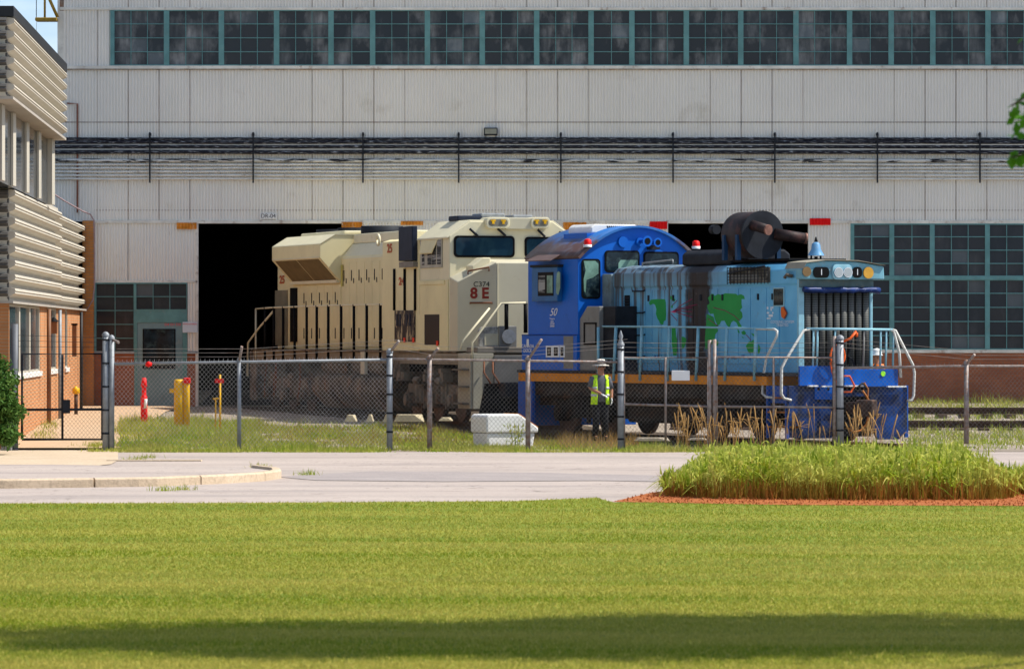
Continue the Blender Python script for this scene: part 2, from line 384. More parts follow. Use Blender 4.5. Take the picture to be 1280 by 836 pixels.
# lawn: far edge slightly wavy
edge=[(-60,73.6),(-8,73.6),(-4,73.9),(0,74.6),(1.3,76.2),(1.5,74.2),(4,72.8),(8,72.3),(60,72.3)]
sheet('lawn',[(-60,8),(60,8)]+edge[::-1],-.004,M_lawn,'wide mown green lawn in the foreground')
sheet('road',[(-70,60),(70,60),(70,107.3),(-70,107.3)],-.030,M_asph,'pale worn asphalt drive running past the fence',cat='road')
sheet('planting_bed',[(1.5,74.2),(4,72.8),(8,72.3),(22,72.2),(22,81.5),(9.5,81.5),(3,80.6),(2.2,78.5)],.002,M_mulch,'red bark mulch bed under the ornamental grasses')
sheet('concrete_apron',[(-14,92),(-8.6,92.2),(-7.8,96.5),(-7.9,99.5),(-8.6,108.2),(-10.9,108.2),(-14,104)],-.018,M_conc,'pale concrete apron at the pedestrian gate',cat='pavement')
sheet('path_patch',[(-4.2,88.2),(-3.4,86.0),(-1.2,85.2),(1.5,85.8),(3.5,84.6),(3.2,88.5),(.5,90.6),(-2.6,91.6)],-.022,M_patch,'greyer patched strip in the asphalt drive',cat='road')
# tan footpath from gate to door
vs=[];fs=[]; L_=[(-10.95,-8.6),(-11.2,-8.2),(-11.5,-8.5),(-11.8,-9.2),(-12.1,-9.5),(-12.4,-9.5)]; Ys=[108.2,113,120,128,136,143.2]
for (a,b),y in zip(L_,Ys):
    for k in range(5):
        x=a+(b-a)*k/4; vs.append((x,y,max(gz(x,y),0)+.03))
for j in range(5):
    for k in range(4): fs.append((j*5+k,j*5+k+1,(j+1)*5+k+1,(j+1)*5+k))
tag(MB().add(vs,fs).build('footpath',M_path),'tan paved footpath from the gate to the door','path',kind='structure')
M_oil=ground_mat('oily_ballast',(.07,.05,.035),(.12,.085,.055),(.035,.028,.022),1.2,14)
def strip(nm,x0,y0,th,w0,w1,t1,lab):
    vs=[];n=24
    for i in range(n+1):
        t=-1.2+(t1+1.2)*i/n
        for q in (w0,w0+(w1-w0)*.33,w0+(w1-w0)*.66,w1):
            x=x0+q*cos(th)-t*sin(th); y=y0+q*sin(th)+t*cos(th); vs.append((x,y,max(gz(x,y),-.02)+.012))
    tag(MB().add(vs,[(4*i+k,4*i+k+1,4*i+k+5,4*i+k+4) for i in range(n) for k in range(3)]).build(nm,M_oil),lab,'ballast',kind='structure')
strip('ballast',-1.2,122.5,radians(17),-.9,4.2,21,'dark oily ballast under the sand locomotive')
strip('ballast',6.09,109.5,radians(27),-1.0,4.2,14,'dark oily ballast under the blue switcher')
# kerbs
def kerb_line(pts, n):
    """split polyline into n kerb stones"""
    P=[Vector((x,y,0)) for x,y in pts]; d=[0]
    for a,b in zip(P,P[1:]): d.append(d[-1]+(b-a).length)
    def q(t):
        for i in range(len(P)-1):
            if t<=d[i+1] or i==len(P)-2: return P[i].lerp(P[i+1],(t-d[i])/(d[i+1]-d[i]))
    return [[q(d[-1]*(k+(.006 if u==0 else (-.006 if u==6 else 0))+u/6)/n) for u in range(7)] for k in range(n)]
kpts=[(-16,80.2),(-12,80.6),(-8.2,81.6),(-6,82.6),(-4.9,84.2),(-4.3,85.6),(-4.05,87.2),(-4.15,88.8),(-4.6,90.4)]
kr=empty('kerb',(0,0,0),0,'pale concrete kerb curving round the end of the drive island','kerb')
for seg in kerb_line(kpts,8):
    vs=[];rings=[]
    for i,p in enumerate(seg):
        d=(seg[min(i+1,6)]-seg[max(i-1,0)]).normalized(); nrm=Vector((-d.y,d.x,0))
        rings.append([p+Vector((0,0,-.04)), p+Vector((0,0,.10)), p+nrm*.03+Vector((0,0,.125)), p+nrm*.16+Vector((0,0,.125)), p+nrm*.16+Vector((0,0,-.04))])
    MB().loft(rings,False).build('kerb_stone',M_conc,kr,.008)
isl=[(x,y) for x,y in kpts]; isl=[(x-.12 if i>4 else x,y+.12) for i,(x,y) in enumerate(isl)]+[(-8.6,92.6),(-16,92.6)]
sheet('island_paving',isl,.075,M_asph,'pinkish paving inside the kerbed island',cat='pavement')
k2=MB().box(-8.1,-6.2,99.0,99.30,-.04,.0).build('kerb',M_conc,None,.01); tag(k2,'short flat concrete kerb strip at the weedy verge left of the drive','kerb')

# ------------------------------------------------------------------ blades
def blades(name, P, h, w, mat, lean=.4, segs=1, droop=0.0, parent=None):
    """P (n,3) roots; h (n,) heights; builds bent tapering leaves"""
    n=len(P); a=rng.uniform(0,2*pi,n); ln=rng.normal(0,lean,n); b=rng.uniform(0,2*pi,n)
    dirx=np.stack([np.cos(a),np.sin(a),0*a],1); side=np.stack([np.cos(b),np.sin(b)*.35,0*b],1)
    K=segs; V=[]; 
    for k in range(K+1):
        t=k/K; c=P+dirx*(h*np.abs(ln)*(t**1.6))[:,None]; c[:,2]+=h*(t-droop*np.abs(ln)*t*t)
        ww=w*(1-t)**.7 if segs>1 else w*(1-t)
        if k<K: V.append(c-side*(ww/2)[:,None]); V.append(c+side*(ww/2)[:,None])
        else: V.append(c)
    per=2*K+1; co=np.stack(V,1).reshape(-1,3)
    fl=[];
    base=(np.arange(n)*per)[:,None]
    loops=[]; tot=[]
    for k in range(K-1): loops.append(base+np.array([[2*k,2*k+1,2*k+3,2*k+2]])); tot.append(4)
    loops.append(base+np.array([[2*K-2,2*K-1,2*K]])); tot.append(3)
    li=np.concatenate([l for l in loops],1).reshape(-1); lt=np.tile(np.array(tot),n); ls=np.concatenate([[0],np.cumsum(lt)[:-1]])
    me=bpy.data.meshes.new(name); me.vertices.add(len(co)); me.vertices.foreach_set('co',co.astype(np.float32).ravel())
    me.loops.add(len(li)); me.loops.foreach_set('vertex_index',li.astype(np.int32))
    me.polygons.add(len(lt)); me.polygons.foreach_set('loop_start',ls.astype(np.int32)); me.polygons.foreach_set('loop_total',lt.astype(np.int32))
    me.update(calc_edges=True); me.validate()
    at_=me.attributes.new('rnd','FLOAT','POINT'); at_.data.foreach_set('value',np.repeat(rng.uniform(0,1,n),per).astype(np.float32))
    me.materials.append(mat); o=bpy.data.objects.new(name,me); col.objects.link(o)
    if parent: o.parent=parent
    return o
def inpoly(x,y,poly):
    c=np.zeros(len(x),bool); n=len(poly)
    for i in range(n):
        x1,y1=poly[i]; x2,y2=poly[(i+1)%n]
        m=((y1>y)!=(y2>y))&(x<(x2-x1)*(y-y1)/(y2-y1+1e-12)+x1); c^=m
    return c
# lawn blades in view (a wedge a bit wider than the frame)
n=460000; y=1/rng.uniform(1/77.0,1/33.0,n); x=rng.uniform(-1,1,n)*(.125*y)
k=inpoly(x,y,[(-60,8),(60,8)]+edge[::-1]); x,y=x[k],y[k]
hh=rng.uniform(.012,.034,len(x)); o=blades('lawn_grass',np.stack([x,y,0*x-.004],1),hh,.010+0*x+.00008*y,M_bl_lawn,1.1)
tag(o,'short mown lawn grass blades','grass',kind='stuff')

# ------------------------------------------------------------------ the big shed
shed=empty('factory_building',(0,0,0),0,'huge white ribbed steel factory shed with teal framed windows','factory building')
def corr(mb, x0,x1,z0,z1, pitch=.09, amp=.034, Y=FY):
    n=max(2,int((x1-x0)/pitch*4)); vs=[]
    prof=[0,1,1,0]
    for i in range(n+1):
        x=x0+(x1-x0)*i/n; y=Y-amp*prof[i%4]
        vs+= [(x,y,z0),(x,y,z1)]
    mb.add(vs,[(2*i,2*i+2,2*i+3,2*i+1) for i in range(n)])
def wallreg(px0,px1,py0,py1,**k):
    mb=MB(); corr(mb,fx(px0),fx(px1),fz(py1),fz(py0),**k); return mb
XL=-60; XR=1560
W=MB()
for a,b,c,d in [(75,XR,-330,10),(75,139,13,83),(1303,XR,13,83),(75,XR,87,152.5),(40,75,87,152.5),(40,XR,153.5,277),(118,247,279,351),(234,247,353,440),(1010,1063,279,440),(500,833,279,300)]:
    corr(W,fx(a),fx(b),fz(d),fz(c))
corr(W,fx(-60),fx(40),fz(277),fz(87))
W.build('wall_cladding',M_rib,shed,recalc=False)
# vertical panel seams and lap lines
S_=MB()
for i in range(-1,40):
    px=84+38.3*i
    for a,b in ((-200,10),(87,275)):
        if px<76 and b<50: continue
        S_.box(fx(px)-.0045,fx(px)+.0045,FY-.026,FY-.016,fz(b),fz(a))
    if px<139: S_.box(fx(px)-.0045,fx(px)+.0045,FY-.026,FY-.016,fz(83),fz(13))
for px in (160,205): S_.box(fx(px)-.0045,fx(px)+.0045,FY-.026,FY-.016,fz(351),fz(279))
S_.box(fx(85),fx(XR),FY-.024,FY-.012,fz(153.4),fz(152.6)); S_.box(fx(118),fx(XR),FY-.024,FY-.014,fz(263.2),fz(262.6))
S_.build('panel_seam',M_seam,shed)
T_=MB()
for a,b,c,d,p in [(75,XR,9.5,13,.07),(75,XR,82.5,86.5,.08),(118,XR,275.5,279.5,.06),(118,247,350.5,353.5,.05),(1063,XR,437,441,.06)]:
    T_.box(fx(a),fx(b),FY-p,FY+.02,fz(d),fz(c))
T_.box(fx(72),fx(80),FY-.05,FY+.1,fz(84),fz(-330)); T_.box(fx(244.5),fx(248),FY-.05,FY+.1,fz(508),fz(279))
T_.build('trim',M_trim,shed,.006)
R_=MB().box(fx(75),fx(80),FY-.055,FY-.051,fz(14),fz(-30)).box(fx(84),fx(XR),FY-.084,FY-.03,fz(87.6),fz(86.6)); R_.build('trim_line',M_seam,shed)  # thin brown lines on the corner trim and under the sill trim
def win(pxa,pxb,pya,pyb,cols,rows,gm,fr=1.2,mull=3.0,depth=.06):
    f=MB(); x0,x1,z0,z1=fx(pxa),fx(pxb),fz(pyb),fz(pya); m=mull*FY/F; t=fr*FY/F
    f.box(x0,x0+m,FY-depth,FY+.02,z0,z1); f.box(x1-m*.3,x1,FY-depth,FY+.02,z0,z1)
    f.box(x0+m,x1-m*.3,FY-depth,FY+.02,z1-t*1.4,z1); f.box(x0+m,x1-m*.3,FY-depth,FY+.02,z0,z0+t*1.4)
    for i in range(1,cols):
        x=x0+m+(x1-m*1.3-x0)*i/cols; f.box(x-t/2.4,x+t/2.4,FY-depth*.5,FY+.02,z0+t*1.4,z1-t*1.4)
    for j in range(1,rows):
        z=z0+(z1-z0)*j/rows; f.box(x0+m,x1-m*.3,FY-depth*.53,FY+.018,z-t/2,z+t/2)
    o=f.build('window',M_teal,shed)
    q=MB(); gx_=[x0+.01]+[x0+m+(x1-m*1.3-x0)*i/cols for i in range(1,cols)]+[x1-.01]
    for i in range(cols):
        for j in range(rows):
            tl=random.uniform(-.006,.006); zz=[z0+.002+(z1-z0-.004)*(j+e_) /rows for e_ in (0,1)]
            q.add([(gx_[i],FY+.006,zz[0]),(gx_[i+1],FY+.006+tl,zz[0]),(gx_[i+1],FY+.006+tl,zz[1]),(gx_[i],FY+.006,zz[1])],[(0,1,2,3)])
    po=q.build('pane',gm,o,recalc=False); at_=po.data.attributes.new('pane','FLOAT','FACE'); at_.data.foreach_set('value',[random.random() for _ in range(cols*rows)]); return o
ups=[138,206.5,275,344,412,464,532.5,601,669,737,788,856,924,993,1060,1112,1164,1233,1302]
for a,b in zip(ups,ups[1:]): win(a,b+.0,13,82.5,2 if b-a<60 else 3,4,M_glassU,.9,5.2)
M_glow=bpy.data.materials.new('lit_ceiling_lamp'); nt,N,Lk,b=nodes(M_glow); b.inputs['Base Color'].default_value=(.8,.55,.3,1); b.inputs['Emission Color'].default_value=(1,.6,.25,1); b.inputs['Emission Strength'].default_value=.45
for px,py in ((287,24),(290,37),(288,49),(457,46),(453,72),(573,38),(555,61),(724,56),(1240,26),(1213,43),(1143,73)):
    pass
bots=[(1063,1113),(1113,1163.5),(1163.5,1232.5),(1232.5,1302),(1302,1371),(1371,1440)]
for a,b in bots:
    cc=2 if b-a<60 else 3
    win(a,b,279.5,346,cc,4,M_glassB,1.1,4.6); win(a,b,349,437,cc,5,M_glassB,1.1,4.6)
MB().box(fx(1063),fx(1440),FY-.08,FY+.02,fz(349.5),fz(345)).build('transom',M_teal,shed)
win(118,168,353.5,440,2,5,M_glassB,1.0,2.6); win(168,234,353.5,388,3,2,M_glassB,1.0,2.6)
MB().box(fx(168),fx(234),FY-.05,FY+.02,fz(403),fz(388)).build('transom',M_teal,shed)
MB().box(fx(228.5),fx(234),FY-.05,FY+.02,fz(508),fz(403)).build('door_jamb',M_teal,shed)
MB().box(fx(168),fx(171.5),FY-.05,FY+.02,fz(508),fz(403)).build('door_jamb',M_teal,shed)
dr=MB().box(fx(171.5),fx(228.5),FY-.03,FY+.02,fz(508),fz(403)).build('door',M_teald,shed,.01)
MB().box(fx(180),fx(218),FY-.036,FY-.031,fz(460),fz(412)).build('pane',M_cabglass,dr)
fr=MB(); 
for a,b,c,d in ((178.5,180,411,461),(218,219.5,411,461),(180,218,411,412),(180,218,460,461)): fr.box(fx(a),fx(b),FY-.045,FY-.03,fz(d),fz(c))
fr.build('pane_frame',M_black,dr); MB().box(fx(222),fx(225),FY-.09,FY-.03,fz(458),fz(455)).build('handle',M_galv,dr)
text('lettering','D4 D1 D2',.10,M_red,dr,mfront(fx(216),FY-.031-.002,fz(405.7)),1.1,.002)
MB().box(fx(118),fx(168),FY-.03,FY+.1,fz(520),fz(440)).box(fx(234),fx(244.5),FY-.03,FY+.1,fz(520),fz(440)).split('brick_base',M_brickr,shed)
MB().box(fx(104),fx(118),FY-.25,FY+.1,fz(520),fz(276)).build('brick_pier',M_brick,shed)
MB().box(fx(1010),fx(XR),FY-.03,FY+.1,fz(520),fz(441)).split('brick_base',M_brickr,shed)
MB().box(fx(116),fx(168),FY-.07,FY+.02,fz(442),fz(439)).box(fx(234),fx(247),FY-.07,FY+.02,fz(442),fz(439)).build('sill',M_galv,shed)
MB().box(fx(590),fx(833),FY-.02,FY+.3,fz(530),fz(300)).build('inner_wall',M_rib,shed)
# hanging door edge strips with orange and red markers
mb=MB(); corr(mb,fx(427),fx(505),fz(285),fz(278),Y=FY-.03); corr(mb,fx(505),fx(835),fz(300),fz(279),Y=FY-.03); mb.build('door_curtain',M_rib,shed,recalc=False)
for a,b,c,d,m in ((221,246,278.5,286.5,M_orangep),(427,453,277.5,285,M_orangep),(501,529,276.5,281.5,M_orangep),(704,733,278,290,M_orangep),(812,834,277,286.5,M_red),(1012,1038,273,281.5,M_red)):
    mb=MB(); corr(mb,fx(a),fx(b),fz(d),fz(c),Y=FY-.065); mb.build('clearance_marker',m,shed,recalc=False)
# dark interior, roof and hidden walls
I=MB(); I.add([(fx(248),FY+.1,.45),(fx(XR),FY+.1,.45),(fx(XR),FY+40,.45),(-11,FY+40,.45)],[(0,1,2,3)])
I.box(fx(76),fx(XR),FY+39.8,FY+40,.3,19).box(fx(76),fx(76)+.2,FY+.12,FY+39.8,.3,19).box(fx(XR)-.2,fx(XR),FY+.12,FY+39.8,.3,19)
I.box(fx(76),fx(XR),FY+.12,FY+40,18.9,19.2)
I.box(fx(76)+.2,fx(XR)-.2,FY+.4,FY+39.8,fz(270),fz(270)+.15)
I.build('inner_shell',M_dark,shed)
MB().box(fx(-60),fx(76)-.02,FY+.1,FY+12,fz(88),fz(86.8)).build('annex_roof',M_trim,shed)
# pipes on brackets
pr=empty('pipe_rack',(0,0,0),0,'bundle of black and white pipes on brackets along the shed wall','pipes')
XA,XB=fx(40),fx(XR)
for py,r in ((174,.040),(178.2,.050),(184,.046),(190.6,.055)):
    MB().tube([(XA+(XB-XA)*i/30,FY-.16,fz(py)+random.uniform(-.006,.006)) for i in range(31)],r,8).build('black_pipe',M_blackpipe,pr)
MB().tube([(XA,FY-.11,fz(181)),(XB,FY-.11,fz(181))],.035,8).build('white_pipe',M_rib2,pr)
MB().tube([(XA,FY-.11,fz(187)),(XB,FY-.11,fz(187))],.035,8).build('white_pipe',M_rib2,pr)
for i,py in enumerate((201,206,210.5,215,219.5,224)):
    MB().tube([(XA+(XB-XA)*k/30,FY-.12,fz(py)+random.uniform(-.008,.008)) for k in range(31)],.05 if i==0 else .028,8).build('conduit',M_flakepipe if i==0 else M_rib2,pr)
for px in (188,317,454,573.5,701,841,968,1096,1224,1352):
    MB().box(fx(px)-.022,fx(px)+.022,FY-.26,FY-.20,fz(229),fz(166)).box(fx(px)-.03,fx(px)+.03,FY-.2,FY-.02,fz(170),fz(167)).build('bracket',M_charc,pr)
mb=MB(); mb.tube([(fx(97),FY-.08,fz(266)),(fx(97),FY-.08,fz(130)),(fx(84),FY-.08,fz(129.5))],.028,6)
tag(mb.build('rusty_pipe',paint('rusty_pipe_paint',(.30,.12,.08),.7,0,.2,4)),'thin rusty red pipe running down the white wall','pipe')
mb=MB(); mb.tube([at(60,238,141),at(80,251,142),at(103,264,142.8),at(113,268,143),at(117.5,276,143.1),at(118,300,143.1),at(118,360,143.1),at(116,375,143.1),at(108,388,143)],.022,6)
tag(mb.build('cable',paint('mauve_cable',(.35,.25,.26),.6)),'pale cable looping from the low roof down past the brick pier','cable')
# wall light
wl=empty('wall_light',(fx(613.5),FY-.03,fz(165)),0,'small dark floodlight above the pipes on the white wall','light')
MB().box(-.2,.2,-.22,0,-.11,.11).build('housing',M_charc,wl,.02); MB().box(-.17,.17,-.228,-.221,-.07,.08).build('lens',paint('dull_lens',(.25,.25,.2),.2),wl); MB().box(-.12,.12,-.1,0,-.16,-.11).build('arm',M_rib2,wl)
sg=empty('track_sign',(fx(335.5),FY-.05,fz(270.3)),0,'small white plate reading DR-04 above the dark doorway','sign')
MB().box(-.24,.24,-.02,0,-.085,.085).build('plate',M_white,sg,.004); text('lettering','DR-04',.17,M_black,sg,mfront(0,-.023,0),.95,.002)
sg=empty('notice_board',(fx(237.7),FY-.06,fz(409)),0,'white notice with red heading beside the teal door','sign')
MB().box(-.215,.215,-.02,0,-.155,.155).build('plate',paint('notice_white',(.6,.66,.72),.4,0,.03),sg,.004); text('lettering','NOTICE AUTHORIZED',.055,M_red,sg,mfront(0,-.023,.09),.72,.002); 
# yellow davit at the shed corner
dv=empty('yellow_bracket',at(70,25,FY-.2),0,'yellow steel bracket platform high on the shed corner','bracket')
k_=FY/F
MB().box(-25*k_,2*k_,-.3,.3,-.05,.05).build('arm',M_yel2,dv,.02)
MB().tube([(-14*k_,0,0),(-14*k_,0,60*k_)],.035).build('post',M_yel2,dv); MB().tube([(2*k_,0,3*k_),(-12*k_,0,34*k_)],.05).build('brace',M_yel2,dv)
MB().tube([(-24.5*k_,0,0),(-24.5*k_,0,60*k_)],.012).build('rod',M_charc,dv)

# ------------------------------------------------------------------ the office wing at the left
off=empty('office_building',(0,0,0),0,'low brick office wing with cream slatted cladding and tall windows','office building')
def ox(Y,o): return -0.0395*Y-o
def slats(zlo,zhi,n,o,Ya,Yb,front=True,name='slat_cladding'):
    p=(zhi-zlo)/n; prof=[]
    for i in range(n):
        z=zhi-i*p
        prof+=[(-.04,z),(.13,z-.025*p/.25),(.155,z-.07*p/.25),(.13,z-.08*p/.25),(.145,z-.115*p/.25),(-.04,z-.185*p/.25)]
    prof+=[(0,zlo),(-.2,zlo),(-.2,zhi)]
    mb=MB(); n_=len(prof)
    A=[(ox(Ya,o)+q-.14,Ya,z) for q,z in prof]; B=[(ox(Yb,o)+q-.14,Yb,z) for q,z in prof]
    mb.add(A+B,[tuple(range(n_)),tuple(range(2*n_-1,n_-1,-1))]+[(i,(i+1)%n_,n_+(i+1)%n_,n_+i) for i in range(n_)])
    mb.build(name,M_slat,off)
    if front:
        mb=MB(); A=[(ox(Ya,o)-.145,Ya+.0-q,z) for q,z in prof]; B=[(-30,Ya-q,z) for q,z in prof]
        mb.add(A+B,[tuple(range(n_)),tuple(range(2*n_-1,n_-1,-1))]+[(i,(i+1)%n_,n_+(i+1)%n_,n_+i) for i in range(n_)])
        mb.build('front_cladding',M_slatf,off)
ZU0,ZU1,ZL0,ZL1=7.34,8.95,3.23,5.68
UO,UYa,UYb=6.14,100.8,122.3
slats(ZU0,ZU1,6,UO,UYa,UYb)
# upper block body, black roof edge, soffit
def wedge(mb,o0,Ya,Yb,z0,z1,xl=-30,ya_in=0):
    mb.add([(xl,Ya,z0),(ox(Ya,o0),Ya,z0),(ox(Yb,o0),Yb,z0),(xl,Yb,z0),(xl,Ya,z1),(ox(Ya,o0),Ya,z1),(ox(Yb,o0),Yb,z1),(xl,Yb,z1)],
        [(0,3,2,1),(4,5,6,7),(0,1,5,4),(1,2,6,5),(2,3,7,6),(3,0,4,7)])
    return mb
wedge(MB(),UO+.0,UYa-.05,UYb+.05,ZU1+.003,ZU1+.22).build('roof_edge',M_fascia,off,.01)
wedge(MB(),UO+.16,UYa+.05,UYb,ZU0+.02,ZU1).build('upper_core',M_slatf,off)
wedge(MB(),UO+.02,UYa,UYb,ZU0-.06,ZU0-.003).build('soffit',M_soff,off)
# upper floor glazing and cream mullions
wedge(MB(),6.575,UYa+1.5,UYb-.4,ZL1,ZU0-.07).build('upper_glazing',M_glassL,off)
for Y in (103.2,107.0,112.0,116.9):
    x=ox(Y,6.5); MB().box(x-.06,x+.0,Y-.3,Y+.3,ZL1+.02,ZU0-.065).build('mullion',M_mull,off,.005)
x=ox(121.7,6.45); MB().box(x-.1,x+.02,121.2,121.95,ZL1,ZU0-.065).build('corner_post',M_mull,off)
# lower block
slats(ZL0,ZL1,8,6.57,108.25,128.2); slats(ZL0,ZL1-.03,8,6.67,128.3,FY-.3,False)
wedge(MB(),6.67,108.2,128.2,ZL1+.003,ZL1+.08).build('coping',M_slat,off,.01)
wedge(MB(),7.02,108.35,FY-.05,ZL0,ZL1-.01).build('lower_core',M_slatf,off)
wedge(MB(),6.61,108.25,FY-.3,ZL0-.05,ZL0-.003).build('lower_soffit',M_soff,off)
# brick wall with window openings (local: built from piers and bands along the wall)
def wseg(mb,o,Ya,Yb,z0,z1,th=.25):
    mb.add([(ox(Ya,o)-th,Ya,z0),(ox(Ya,o),Ya,z0),(ox(Yb,o),Yb,z0),(ox(Yb,o)-th,Yb,z0),(ox(Ya,o)-th,Ya,z1),(ox(Ya,o),Ya,z1),(ox(Yb,o),Yb,z1),(ox(Yb,o)-th,Yb,z1)],
        [(0,3,2,1),(4,5,6,7),(0,1,5,4),(1,2,6,5),(2,3,7,6),(3,0,4,7)])
def Yo(px,o=6.72): return F*o/(395-px)
bw=MB(); WO=6.72; SB=1.59
wins=[(108.6,Yo(50)),(Yo(59.5),Yo(70.5)),(Yo(81),Yo(84.5))]
wseg(bw,WO,108.5,FY-.26,-.1,SB)
ys=[108.5]+[v for w in wins for v in w]+[FY-.26]
for a,b in zip(ys[::2],ys[1::2]):
    if b-a>.05: wseg(bw,WO,a,b,SB,ZL0-.05)
bw.build('brick_wall',M_bricky,off)
MB().box(-30,ox(108.5,WO)-.02,108.52,108.8,-.1,ZL0-.05).build('brick_wall',M_brick,off)
g=MB()
for i,(a,b) in enumerate(wins):
    a=max(a,108.55); f=MB(); zt=ZL0-.06
    nn=[3,1,1][i]; pts=[a+(b-a)*k/nn for k in range(nn+1)]
    for Y in pts: wseg(f,WO+.012,Y-.22 if Y>a else Y,Y+.22 if Y<b else Y,SB+.07,zt-.05,.05)
    wseg(f,WO+.012,a,b,zt-.05,zt,.05); wseg(f,WO+.012,a,b,SB+.02,SB+.07,.05)
    o=f.build('window',M_mull,off); p=MB(); wseg(p,WO+.055,a,b,SB+.02,zt,.03); p.build('pane',M_glassL,o)
    s_=MB(); wseg(s_,WO-.05,a-.2,b+.2,SB-.10,SB+.02,.2); s_.build('sill',M_sill,o,.01)
for px,r,m in ((56,.055,M_downp),(70,.045,M_galv),(97,.045,M_fascia)):
    Y=Yo(px); MB().tube([(ox(Y,WO)+.10,Y,gz(-11,Y)),(ox(Y,WO)+.10,Y,ZL0-.1)],r,8).build('downpipe',m,off)
Y=Yo(59); L=empty('wall_lantern',(ox(Y,WO)+.16,Y,2.72),0,'small brown wall lantern on the brick pilaster of the office wing','light')
MB().box(-.09,.09,-.09,.09,-.2,.1).build('lantern_glass',M_downp,L,.01); MB().lathe([(.14,.1),(.03,.2),(.0,.22)],n=8).build('lantern_cap',M_black,L)
Y=Yo(86.5); L=empty('wall_lantern',(ox(Y,WO)+.14,Y,2.5),0,'wall lantern on the far brick strip near the shed corner','light')
MB().box(-.06,.06,-.06,.06,-.6,.25).build('lantern_body',M_downp,L,.01); MB().box(-.08,.08,-.08,.08,.25,.3).build('lantern_cap',M_black,L)

# ------------------------------------------------------------------ locomotive frame of reference
class Loco:
    def __init__(s,px,Y,th,z0):
        s.o=(fx(px,Y),Y); s.a=radians(th); s.z0=z0; s.th=radians(th)
    def sd(s,px,py,S=0):
        a=s.a;ox_=s.o[0]+S*cos(a);oy=s.o[1]+S*sin(a);k=(px-640)/F
        t=(k*oy-ox_)/(-sin(a)-k*cos(a));Y=oy+t*cos(a); return t, H-(py-418)*Y/F-s.z0
    def t(s,px,S=0): return s.sd(px,0,S)[0]
    def z(s,px,py,S=0): return s.sd(px,py,S)[1]
    def fr(s,px,py,T=0):
        a=s.a;ox_=s.o[0]-T*sin(a);oy=s.o[1]+T*cos(a);k=(px-640)/F
        S=(k*oy-ox_)/(cos(a)-k*sin(a));Y=oy+S*sin(a); return S, H-(py-418)*Y/F-s.z0
    def root(s,name,label,cat): return empty(name,(s.o[0],s.o[1],s.z0),s.th,label,cat)
def rrect(x0,x1,z0,z1,r,n=4):
    P=[]
    for cx,cz,a0 in ((x1-r,z1-r,0),(x0+r,z1-r,90),(x0+r,z0+r,180),(x1-r,z0+r,270)):
        for k in range(n+1):
            a=radians(a0+90*k/n); P.append((cx+r*cos(a),cz+r*sin(a)))
    return P
def wheelset(parent, s0,s1,t,r=.5,mat=None):
    o=MB().tube([(s0,t,r),(s0+.13,t,r)],r,24).tube([(s1-.13,t,r),(s1,t,r)],r,24).tube([(s0+.13,t,r),(s1-.13,t,r)],.09,8).build('wheelset',mat or M_wheel,parent)
    return o
def truck(parent, s0, s1, ta, tb, nax, r=.5):
    tr=MB()
    for s_ in (s0,s1-.12):
        tr.prism([(ta,.62),(ta+.25,.90),(tb-.25,.90),(tb,.62),(tb,.5),(tb-.2,.42),(ta+.2,.42),(ta,.5)],'x',s_,s_+.12)
        for k in range(nax):
            t=ta+.45+(tb-ta-.9)*k/(nax-1)
            tr.box(s_-.10,s_+.14,t-.2,t+.2,.34,.68); tr.disc((s_-.16,t,.5),(1,0,0),.15,.08,12)
            if k<nax-1:
                tm=t+(tb-ta-.9)/(nax-1)/2
                for q in (-.18,.18): tr.tube([(s_-.03,tm+q,.45),(s_-.03,tm+q,.86)],.09,8)
                tr.tube([(s_-.12,tm-.35,.98),(s_-.12,tm+.1,.98)],.10,8); tr.box(s_-.05,s_+.02,tm-.42,tm-.30,.3,.95)
    tr.box(s0+.3,s1-.3,ta+.4,tb-.4,.6,.95)
    o=tr.build('truck',M_under,parent,.01)
    for k in range(nax): wheelset(o, s0+.16,s1-.16,ta+.45+(tb-ta-.9)*k/(nax-1),r)
    return o

# ------------------------------------------------------------------ SAND PRIMER ROAD LOCOMOTIVE
A=Loco(578,117,17,.40)
KS=1.047      # true size of this machine relative to the numbers measured below
R=empty('freight_locomotive',(A.o[0]*KS,A.o[1]*KS,H+(A.z0-H)*KS),A.th,'large sand primer painted diesel locomotive with stencilled 8E on its nose','locomotive'); R.scale=(KS,KS,KS)
W_=3.1; HS=.60
# frame & walkway
MB().box(.05,W_-.05,.5,20.6,1.38,1.66).box(.3,W_-.3,-.4,.5,1.1,1.66).build('frame',paint('dusty_frame',(.28,.23,.165),.7,0,.15,1,(.2,.17,.14),.3,GRIME,.2),R,.015)
MB().box(0,W_,.55,20.6,1.66,1.70).build('walkway',M_under,R)
# long hood
tA,tB=A.t(400,.02),A.t(340,.02)
MB().prism([(HS,1.70),(W_-HS,1.70),(W_-HS,4.10),(W_-HS-.3,4.42),(HS+.3,4.42),(HS,4.10)],'y',7.0,20.0).build('engine_hood',M_sand,R,.03)
MB().prism([(HS-.02,4.06),(HS+.28,4.47),(W_-HS-.28,4.47),(W_-HS+.02,4.06)],'y',7.6,tA-.05).build('hood_roof',M_sandl,R,.04)
